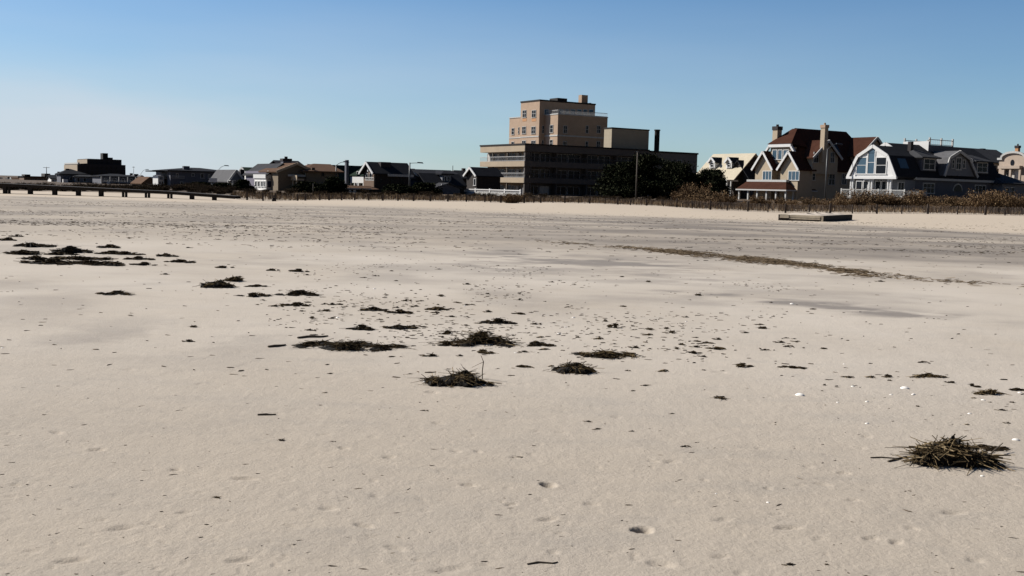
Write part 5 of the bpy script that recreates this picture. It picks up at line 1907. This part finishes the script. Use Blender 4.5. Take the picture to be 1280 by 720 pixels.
for name, label, px, Y, yt, R, sd, cl in (
        ('evergreen_tree', 'tallest dark evergreen tree behind the bare grey pole', 808, 140, 192, 3.2, 1, 60),
        ('evergreen_tree', 'dark evergreen tree at the left end of the clump by the balcony building', 768, 142, 207, 2.6, 2, 50),
        ('evergreen_tree', 'broad dark evergreen tree at the right end of the clump by the blank wing', 842, 138, 202, 3.4, 3, 60),
        ('evergreen_tree', 'dark evergreen tree filling the gap between pole and left end of the clump', 785, 139, 203, 2.6, 4, 50),
        ('evergreen_tree', 'low dark evergreen tree before the cream roof', 890, 136, 211, 2.3, 5, 46),
        ('evergreen_tree', 'small dark evergreen tree between the cream roof and the clump', 872, 137, 218, 1.9, 6, 36),
        ('evergreen_tree', 'dark evergreen tree in front of the right half of the brown roofed house', 418, 134, 222, 1.35, 7, 40),
        ('evergreen_tree', 'dark low evergreen tree below the brown roofed house wall', 408, 134, 231, 2.0, 8, 36),
        ('evergreen_tree', 'dark evergreen tree between the light gabled house and the sunroom', 304, 140, 225, 1.0, 9, 30),
        ('evergreen_tree', 'dark bushy evergreen tree below the tan wing beside the cream balcony', 384, 134, 228, 1.5, 10, 36),
        ('evergreen_tree', 'dark evergreen tree by the foot of the long black roofed house', 497, 136, 231, 1.9, 11, 36),
        ('evergreen_tree', 'dark bushy evergreen tree left of the mansard house porch', 530, 138, 229, 1.7, 12, 36)):
    build_tree(name, label, px, Y, yt, R, sd, clumps=cl)
for i, (px, Y, yt, R) in enumerate(((251, 150, 228, 1.5), (277, 150, 229, 1.6), (262, 149, 232, 1.0), (300, 150, 232, 1.2), (236, 152, 232, 1.2))):
    build_tree('hedge_bush', ('dark rounded bush under the middle windows of the long grey house', 'dark rounded bush right of the white board', 'small dark bush directly left of the white board', 'dark rounded bush before the light gabled house', 'small dark bush left of the middle windows of the long grey house')[i], px, Y, yt, R, 40 + i, clumps=24, per=170, leaf=.13)


# ------------------------------------------------------------------ tide wrack on the sand
def pile_mesh(seed, W, D, Hh, n, length, thick, core=.8, upright=0.0, flat=False):
    """ragged heap: several flattened lumps strung along its length, with stalks lying over them"""
    lr = random.Random(seed)
    mb = MB()
    nl = 4 if W < .25 else lr.randint(10, 15)
    lumps = []
    for k in range(nl):
        u = lr.uniform(-.42, .42) if k else 0
        e = 1 - abs(u) * 1.3
        if upright > .35 and k == 0:
            lumps.append((0, 0, W * .34, D * .42, Hh * .62))
            lumps.append((W * .08, D * .1, W * .17, D * .3, Hh * .82))
            continue
        lumps.append((u * W * 1.12, lr.uniform(-.42, .42) * D * e, W * lr.uniform(.05, .15) * (1 if k else 1.4), D * lr.uniform(.10, .26), Hh * (lr.uniform(.25, .8) * e if k else 1)))
    def hgt(x, y):
        h = 0
        for cx, cy, a, b, c in lumps:
            k = ((x - cx) / a) ** 2 + ((y - cy) / b) ** 2
            if k < 1:
                h = max(h, c * math.sqrt(1 - k))
        return h
    for q, (cx, cy, a, b, c) in enumerate(lumps):
        N, K = 16, 6
        vs, fs = [], []
        so_ = lr.random() * 60
        for j in range(K + 1):
            for i in range(N):
                t = 2 * math.pi * i / N
                r = math.sin(j / K * math.pi / 2) * (1 + .9 * float(vnoise(math.cos(t) * 2.1 + so_, math.sin(t) * 2.1 + so_, 9)))
                z = c * math.cos(j / K * math.pi / 2) * (1 + .9 * float(vnoise(i * .9 + so_, j * .9, 4)))
                vs.append((cx + math.cos(t) * r * a, cy + math.sin(t) * r * b, z if j < K else -.015))
        for j in range(K):
            for i in range(N):
                fs.append((j * N + i, j * N + (i + 1) % N, (j + 1) * N + (i + 1) % N, (j + 1) * N + i))
        mb.poly(vs, fs)
    mb.core = len(mb.f)
    for k in range(n):
        cx, cy, a_, b_, c_ = lumps[lr.randrange(len(lumps)) if lr.random() > .35 else 0]
        ang = lr.uniform(0, 6.283)
        r = min(1.3, abs(lr.gauss(0, .55)))
        x, y = cx + math.cos(ang) * r * a_, cy + math.sin(ang) * r * b_
        h = hgt(x, y)
        z = h * lr.uniform(.75, 1.08) + thick * .5
        L = length * lr.uniform(.35, 1.2)
        az = lr.gauss(0, .75 if not upright else 1.3) + (math.pi if lr.random() < .5 else 0)
        tilt = lr.gauss(0, .16 + .25 * upright)
        if upright and lr.random() < .10:
            tilt = lr.choice((-1, 1)) * lr.uniform(.2, .35 + upright)
            L *= .8
        if h < .015:
            tilt *= .15
        dv = Vector((math.cos(az) * math.cos(tilt), math.sin(az) * math.cos(tilt), math.sin(tilt)))
        c = Vector((x, y, z))
        bend = Vector((lr.gauss(0, .28), lr.gauss(0, .28), -abs(lr.gauss(0, .12)))) * L
        p0, p2 = c - dv * L * .5, c + dv * L * .5 + bend
        p1 = c + bend * -.25 + Vector((0, 0, lr.uniform(0, .06) * L))
        for p in (p0, p1, p2):
            p.z = max(p.z, thick * .3)
        w_ = thick * lr.uniform(.7, 1.5)
        mb.bar(p0, p1, w_, sides=3)
        mb.bar(p1, p2, w_, sides=3, w2=w_ * .5)
    return mb


def wrack(label, px, py, wpx, hpx, seed, mat='weed', n=None, group='clumps of seaweed on the sand', upright=0.0, dens=1.0, Wd=.55, thick=None):
    """px: middle, py: lower edge in the photograph, sizes in its pixels; placed on the sand at true size"""
    c = ground_at(px, py)
    m_ = c.y / F0
    W = wpx * m_
    D = max(.05, min(W * Wd, hpx * m_ * c.y / EYE * .75))
    Hh = max(.012, (hpx * m_ - D * EYE / c.y * .7) * (.95 if upright > .35 else .7))
    thick = thick or max(.0035, min(.011, m_ * .7))
    n = int((n or (40 + wpx * 2.6)) * dens)
    length = min(.30, W * (.46 if mat == 'heap' else .34 if mat != 'weed_dark' else .22))
    mb = pile_mesh(seed, W, D, Hh, n, length, thick, upright=upright)
    cy = c.y + D * .42
    x = c.x * cy / c.y
    mb_o = mb.build('seaweed_clump', M[mat], None, fix=False)
    mb_o.location = (x, cy, float(terrain(x, cy)))
    mb_o.rotation_euler = (0, 0, random.Random(seed).uniform(-.12, .12))
    tag(mb_o, label, 'seaweed', group)
    return mb_o


# (label, px, py, w, h, material, upright)
W_ = [
    ('big tangled heap of brown stalks nearest the camera at lower right', 1186, 584, 100, 44, 'heap', .7),
    ('flat tail of dark stalks trailing right behind the nearest big heap', 1231, 563, 62, 8, 'weed_dark', 0),
    ('bristly dark clump with one upright twig, left of the rounded dark mat', 574, 483, 84, 23, 'weed', .6),
    ('rounded dark mat of seaweed right of the bristly clump', 717, 467, 62, 16, 'weed', .4),
    ('brown topped low heap just behind the rounded dark mat', 757, 447, 74, 12, 'weed', .1),
    ('wide scattered tangle of dark stalks in the middle of the sand', 600, 433, 88, 22, 'weed', .2),
    ('long dark flat pile with a driftwood stick lying along its back', 440, 437, 128, 17, 'weed_dark', .2),
    ('dark mat with thin pointed right end, left of the middle tangle', 671, 433, 42, 7, 'weed_dark', 0),
    ('small dark mat right above the left part of the long flat pile', 451, 413, 40, 8, 'weed_dark', 0),
    ('small dark mat right above the right part of the long flat pile', 499, 411, 40, 7, 'weed_dark', 0),
    ('dark lump alone behind the wide middle tangle', 623, 405, 40, 9, 'weed_dark', .2),
    ('bristly dark mound at left centre with spiky top', 271, 360, 44, 11, 'weed', .5),
    ('smooth brown mound just behind the bristly mound at left centre', 296, 352, 36, 8, 'weed', .1),
    ('thin dark streak lying just right of the bristly left mound', 321, 359, 30, 3.5, 'weed_dark', 0),
    ('low dark mat right of the left centre mounds', 318, 371, 40, 7.5, 'weed_dark', 0),
    ('long low double mat right of the left centre mounds', 372, 370, 60, 8, 'weed_dark', 0),
    ('dark mat in front of the long low double mat', 371, 383, 40, 5.5, 'weed_dark', 0),
    ('dark flat mat far out of the clusters on the bare left sand', 143, 369, 48, 5.5, 'weed_dark', 0),
    ('dark mat in a row behind the small mats, left of the pair', 467, 389, 33, 7, 'weed_dark', 0),
    ('dark mat in a row behind the small mats, right of the pair', 500, 392, 36, 7, 'weed_dark', 0),
    ('narrow dark strip lying alone near the left seaweed field', 280, 335, 26, 3.5, 'weed_dark', 0),
    ('narrow dark strip behind the left centre mounds', 340, 338.5, 20, 3, 'weed_dark', 0),
    ('broken dark strip behind the long low double mat', 374, 340, 26, 5, 'weed_dark', 0),
    ('small ragged dark lump alone on the right, before the thin dark bar', 927, 459, 25, 6.5, 'weed', .2),
    ('thin dark bar of seaweed on the right sand', 990, 461, 36, 4.5, 'weed_dark', 0),
    ('small dark slanting mat behind the brown topped heap', 769, 410, 24, 8, 'weed_dark', 0),
    ('dark patch in the loose group on the right middle sand', 867, 442, 20, 5, 'weed_dark', 0),
    ('brownish patch in the loose group on the right middle sand', 896, 437, 22, 5, 'weed', .1),
    ('dark ragged streak at the right edge above the nearest big heap', 1239, 494, 34, 9, 'weed', .2),
    ('dark flat streak cut by the right edge of the picture', 1272, 489, 26, 5, 'weed_dark', 0),
    ('small dark lump left of the ragged streak near the right edge', 1217, 484, 18, 5, 'weed_dark', 0),
    ('thin twiggy scatter left of the streaks near the right edge', 1160, 472, 36, 6, 'weed', .2),
    ('small flat dark mat between twiggy scatter and right edge lump', 1190, 479, 16, 3.5, 'weed_dark', 0),
    ('small ragged wisp just behind the bristly clump', 604, 442, 27, 5, 'weed', .1),
    ('dark mat at the back left of the wide middle tangle', 560, 418, 26, 5, 'weed_dark', 0),
    ('dark flat mat along the front left of the wide middle tangle', 562, 433, 30, 6, 'weed_dark', 0),
    ('dark small mat behind the middle tangle, left of the lone lump', 547, 388, 26, 5, 'weed', 0),
    ('thin streak behind the lone dark lump', 651, 393, 22, 3.5, 'weed_dark', 0),
    ('faint flat wisp lying between bristly clump and rounded mat', 652, 459, 26, 2.5, 'weed', 0),
]
for i, (lb, px, py, w_, h_, mt_, upr) in enumerate(W_):
    wrack(lb, px, py, w_, h_, 1000 + i, mt_, upright=upr, dens=1.5 if i == 0 else 1.1, thick=.0065 if i == 0 else None)
# the seaweed field at the left
LF = [(40, 309, 38, 6), (33, 318.5, 48, 6), (46, 325, 34, 6), (60, 331, 56, 6.5), (90, 316, 44, 9), (105, 325, 62, 4.5), (112, 332, 62, 5.5), (133, 310.5, 30, 4.5), (152, 319, 34, 4.5),
      (170, 325, 28, 4.5), (176, 332, 26, 4), (135, 332.5, 30, 5), (222, 328.5, 30, 4), (6, 301, 22, 4), (18, 296, 14, 3), (72, 319, 30, 4), (135, 318, 30, 4), (205, 321, 24, 4)]
LFL = ['thick dark mat heading the second row of the far left seaweed field', 'dark mat at the left tip of the far left seaweed field over bare sand',
       'short dark mat just inside the left tip of the far left seaweed field', 'long dark mat at the left end of the front row, far left field', 'tallest dark mat in the middle of the far left seaweed field',
       'very long thin dark mat across the middle of the far left field', 'long dark mat in the middle of the front row of the far left field', 'small dark mat at the back right of the far left field',
       'thin dark strip at the right of the far left field, behind two others', 'thin dark strip at the right of the far left field, between two others', 'thin dark strip ending the front row of the far left field at right',
       'dark strip of the front row just left of its right end', 'small dark strip apart to the right of the far left field, nearer the camera', 'dark scrap at the left edge of the picture, behind the seaweed field',
       'tiny dark streak at the left edge, farthest back of the seaweed field', 'thin dark strip left of the tallest mat in the far left field', 'thin dark strip right of the tallest mat in the far left field', 'small dark strip apart to the right of the far left field, farther from the camera']
for i, (px, py, w_, h_) in enumerate(LF):
    wrack(LFL[i], px + 3, py, w_ * 1.25, h_ * 1.3, 2000 + i, 'weed_dark', group='seaweed field at the far left')

# twigs and driftwood sticks
def stick(label, px0, py0, px1, py1, r, z1=0.0, mat='stick', cat='stick', group=None):
    a, b = ground_at(px0, py0), ground_at(px1, py1)
    c = (a + b) / 2
    mb = MB()
    lr = random.Random(int(px0 * 7 + py0))
    A = a - c
    B = b - c
    A.z, B.z = r * .6, r * .6 + z1
    m1 = A.lerp(B, .35) + Vector((lr.uniform(-.02, .02), lr.uniform(-.02, .02), r * .4))
    m2 = A.lerp(B, .7) + Vector((lr.uniform(-.02, .02), lr.uniform(-.02, .02), 0))
    mb.bar(A, m1, r * 2, sides=6, w2=r * 2.1)
    mb.bar(m1, m2, r * 2.1, sides=6, w2=r * 1.8)
    mb.bar(m2, B, r * 1.8, sides=6, w2=r * 1.1)
    o = mb.build('driftwood_stick', M[mat], None)
    o.location = (c.x, c.y, float(terrain(c.x, c.y)))
    tag(o, label, cat, group)
    return o


stick('straight grey stick lying at the bottom of the picture', 659, 705.5, 697, 702.5, .0045)
stick('dark driftwood stick lying along the back of the long flat pile', 372, 423, 410, 420.5, .013)
stick('short dark stick to the left of the long flat pile', 335, 434, 357, 431.5, .012)
stick('thin twig lying flat on the bare sand left of centre', 322, 519, 345, 518.5, .008)
stick('pale straw lying right of the nearest big heap', 1245, 580, 1269, 589, .005, mat='reed')
stick('thin dark twig left of the nearest big heap', 1110, 577, 1142, 570, .006)
stick('short forked dark twig left of the nearest big heap', 1088, 572, 1135, 572.5, .004)
stick('bent dark twig right of the nearest big heap', 1237, 572, 1253, 563, .005, .05)
stick('small pale straw leaning at the left foot of the bristly clump', 531, 466, 545, 465, .006, mat='reed')
c = ground_at(603, 474)
mb = MB()
k = c.y / F0
mb.bar((0, 0, 0), (-.4 * k, .02, 12 * k), .009, sides=5).bar((-.4 * k, .02, 12 * k), (.9 * k, 0, 24 * k), .009, sides=5).bar((.9 * k, 0, 24 * k), (-2.5 * k, 0, 32 * k), .008, sides=5, w2=.004).bar((.9 * k, 0, 24 * k), (-14 * k, .1, 14 * k), .005, sides=5, w2=.003)
o = mb.build('upright_twig', M['stick'], None)
o.location = (c.x, c.y, float(terrain(c.x, c.y)) - .01)
tag(o, 'thin crooked twig standing upright behind the bristly clump', 'twig')


# small scraps, copies of a few pieces
def build_scraps():
    lr = random.Random(77)
    protos = [pile_mesh(3000 + i, .16, .07, .018, 16, .09, .006).build('seaweed_scrap', M['weed_dark'], None, fix=False) for i in range(4)]
    protos += [pile_mesh(3100 + i, .12, .05, .012, 12, .10, .005).build('seaweed_scrap', M['weed'], None, fix=False) for i in range(2)]
    used = set()
    n = 0
    fixed = [(354, 550), (271, 622), (870, 434), (880, 446), (846, 436), (812, 412), (833, 411), (840, 416), (872, 427), (884, 429), (852, 431), (735, 527), (790, 539), (840, 517), (655, 440), (690, 458), (670, 405), (722, 422), (750, 424),
             (987, 706), (1034, 706), (1265, 503), (1252, 513), (1210, 531), (1260, 529), (1148, 472), (1110, 471), (1090, 472), (1062, 472), (900, 498), (985, 433), (1030, 436), (950, 406), (932, 416), (575, 445), (540, 445), (490, 446), (517, 408), (530, 409),
             (610, 390), (590, 381), (575, 379), (520, 383), (415, 381), (425, 381), (408, 389), (345, 383), (322, 381), (300, 346), (390, 398), (415, 398), (388, 413), (236, 427), (242, 409)]
    hubs = [(520, 375), (600, 385), (545, 410), (480, 352), (690, 425), (860, 430), (430, 380), (640, 360), (560, 350), (890, 445), (760, 395), (1120, 480), (700, 395), (390, 395), (1230, 500), (960, 420), (230, 330), (330, 375)]
    while n < 285:
        if n < len(fixed):
            px, py = fixed[n]
            s = lr.uniform(.55, 1.0) * (1 if py < 500 else .45)
        else:
            u = lr.random()
            if u < .40:
                cx, cy = hubs[int(lr.random() ** 1.6 * len(hubs))]
                px, py = lr.gauss(cx, 34), lr.gauss(cy, 9)
            elif u < .66:
                px, py = lr.gauss(600, 190), 330 + abs(lr.gauss(0, 70))
            elif u < .78:
                px, py = lr.uniform(700, 1280), lr.uniform(385, 520)
            else:
                px, py = lr.uniform(0, 1280), lr.uniform(330, 560)
            if not (-10 < px < 1290) or py > 590 or (px < 330 and py > 420) or (px < 200 and py > 345):
                continue
            s = (.22 + .75 * lr.random() ** 2.2) * (1 if py < 470 else .55)
        c = ground_at(px, py)
        src = protos[lr.randrange(6)]
        o = src if src.name not in used else src.copy()
        if o is not src:
            COL.objects.link(o)
        used.add(o.name)
        o.location = (c.x, c.y, float(terrain(c.x, c.y)))
        o.rotation_euler = (0, 0, lr.uniform(-.5, .5))
        o.scale = (s * lr.uniform(.7, 1.4), s * lr.uniform(.6, 1.6), s * lr.uniform(.8, 1.2))
        tag(o, 'small dark scrap of dried seaweed lying loose on the sand', 'seaweed scrap', 'loose seaweed scraps on the sand')
        n += 1
    # specks too many to count, and the littered band below the dune
    mb = MB()
    k = tries = 0
    while k < 8000 and tries < 400000:
        tries += 1
        Y = 4.3 * (92 / 4.3) ** lr.random()
        X = lr.uniform(-.56, .56) * Y
        band = float(smooth(Y, 24, 40)) * (1 - float(smooth(Y, 62, 84)))
        xr, yr = X * .97 + Y * .22, Y * .97 - X * .22
        st = float(fbm(xr / 9, yr / 1.1, 81, 4))            # drawn out in lines along the shore
        dn = float(fbm(X / 1.6, Y / 2.4, 85, 4))
        mid = (smooth(X / Y, -.27, -.12) * (1 - smooth(X / Y, .25, .4)) * smooth(Y, 9, 12) * (1 - smooth(Y, 19, 27)))
        keep = .012 + .75 * band * max(0, st + .06) * 1.6 + .5 * float(mid) * max(0, dn - .05) * 1.5
        if lr.random() > keep:
            continue
        z = float(terrain(X, Y))
        L = lr.uniform(.008, .035) * (1 + .6 * band) * (.35 if Y < 9 else 1) + (.09 * lr.random() ** 3 if Y > 26 else .02 * lr.random() ** 3)
        a = lr.gauss(.2, .5)
        wd, hh = L * lr.uniform(.2, .5), lr.uniform(.003, .010) * (.4 if Y < 9 else 1 if Y < 26 else 1.8)
        dx, dy = math.cos(a) * L, math.sin(a) * L
        mb.poly([(X - dx, Y - dy, z), (X + dx * lr.uniform(-.4, .4), Y - wd, z), (X + dx, Y + dy, z), (X + dx * lr.uniform(-.4, .4), Y + wd, z), (X - dx * .6, Y - dy * .6, z + hh), (X + dx * .7, Y + dy * .7, z + hh * lr.uniform(.3, 1))],
                [(0, 1, 4), (1, 5, 4), (1, 2, 5), (2, 3, 5), (3, 4, 5), (3, 0, 4)])
        k += 1
    o = mb.build('tide_litter', M['litter'], None, fix=False)
    tag(o, 'fine dark tide litter sprinkled over the beach below the dune', 'litter', kind='stuff')
    # the straw wrack line crossing the right half
    mb = MB()
    xs = [660, 690, 740, 790, 850, 900, 950, 1010, 1060, 1110, 1170, 1280, 1330]
    ys = [300, 303, 306.5, 310.5, 316, 320.5, 326, 333, 339, 345, 350.5, 357.5, 361]
    ws = [.02, .06, .15, .4, .75, .95, 1.0, 1.0, .7, .25, .07, .05, .04]
    line = [ground_at(a, b) for a, b in zip(xs, ys)]
    k = 0
    while k < 2600:
        px = lr.uniform(660, 1330)
        wt = float(np.interp(px, xs, ws))
        st_ = lr.choice((-1.5, -.7, -.25, 0, 0, .15, .5, 1.1))
        cl = max(0, .04 + 2.6 * float(fbm(px / 11, st_ * 3, 83, 4)))
        if lr.random() > wt * cl * .8:
            continue
        u = float(np.interp(px, xs, range(len(xs))))
        i = min(len(xs) - 2, int(u))
        c = line[i].lerp(line[i + 1], u - i)
        off = st_ * (.4 + .8 * wt) + lr.gauss(0, .16 + .14 * wt) + 1.1 * float(fbm(px / 30, 2.5, 87, 3))
        X, Y = c.x + lr.gauss(0, .2), c.y + off
        hgt = max(0, .06 * wt * math.exp(-(st_ / .5) ** 2) * min(1, cl))
        z = float(terrain(X, Y)) + lr.random() * hgt + .006
        L = lr.uniform(.06, .26)
        a = lr.gauss(0, .6)
        ti = lr.gauss(0, .12)
        dv = Vector((math.cos(a), math.sin(a), ti)) * L / 2
        p = Vector((X, Y, z))
        A, B = p - dv, p + dv
        A.z, B.z = max(A.z, z - .01), max(B.z, z - .01)
        mb.bar(A, B, .016, .010, sides=3)
        k += 1
    o = mb.build('straw_wrack_line', M['reed'], None, fix=False)
    tag(o, 'brown line of straw and reeds left by the tide across the right side', 'wrack line', kind='stuff')


build_scraps()


# shells
def shell_mesh(seed):
    lr = random.Random(seed)
    N, K = 18, 7
    vs, fs = [(0, 0, .30)], []
    for j in range(1, K + 1):
        for i in range(N):
            a = 2 * math.pi * i / N
            r = j / K
            rib = 1 + .045 * math.cos(9 * a)
            x = r * math.cos(a) * .5 * rib
            y = r * math.sin(a) * (.40 if math.sin(a) > 0 else .34)
            vs.append((x, y, .30 * (1 - r ** 2) ** .7 if j < K else -.03))
    for i in range(N):
        fs.append((0, 1 + i, 1 + (i + 1) % N))
    for j in range(K - 1):
        for i in range(N):
            fs.append((1 + j * N + i, 1 + (j + 1) * N + i, 1 + (j + 1) * N + (i + 1) % N, 1 + j * N + (i + 1) % N))
    return MB().poly(vs, fs)


def build_shells():
    lr = random.Random(31)
    p = shell_mesh(1).build('seashell', M['shell'], None, True)
    spots = [(1000, 494, 13, 'largest white seashell, alone on the right middle sand'), (1131, 485.5, 12, 'white seashell with long shadow beside the right edge streaks'),
             (1114, 493.5, 5, None), (1142, 493, 6, None), (1066, 483, 5, None), (1229, 500, 6, None), (1270, 550, 10, 'white seashell behind the nearest big heap, near the right edge'),
             (1084, 529.5, 6, None), (644, 441, 4, None), (699, 417, 5, None), (717, 397, 5, None), (422, 397, 5, None), (468, 361, 4, None), (581, 382, 3, None), (3, 435, 4, None), (707, 409, 4, None),
             (1047, 503, 4, None), (960, 628, 5, None), (895, 617, 4, None), (1228, 595, 6, None), (1212, 517, 5, None), (1275, 491, 6, None), (530, 477, 4, None), (858, 402, 4, None), (990, 380, 6, None), (1055, 455, 3, None), (1084, 502, 5, None)]
    first = True
    for px, py, w_, lb in spots:
        o = p if first else p.copy()
        if not first:
            COL.objects.link(o)
        first = False
        c = ground_at(px, py)
        s = w_ * c.y / F0
        o.location = (c.x, c.y, float(terrain(c.x, c.y)) - s * .02)
        o.scale = (s, s * .9, s * .8)
        o.rotation_euler = (0, 0, lr.uniform(-.6, .6))
        tag(o, lb or 'tiny white seashell scattered on the open sand', 'seashell', 'white seashells on the sand')


build_shells()
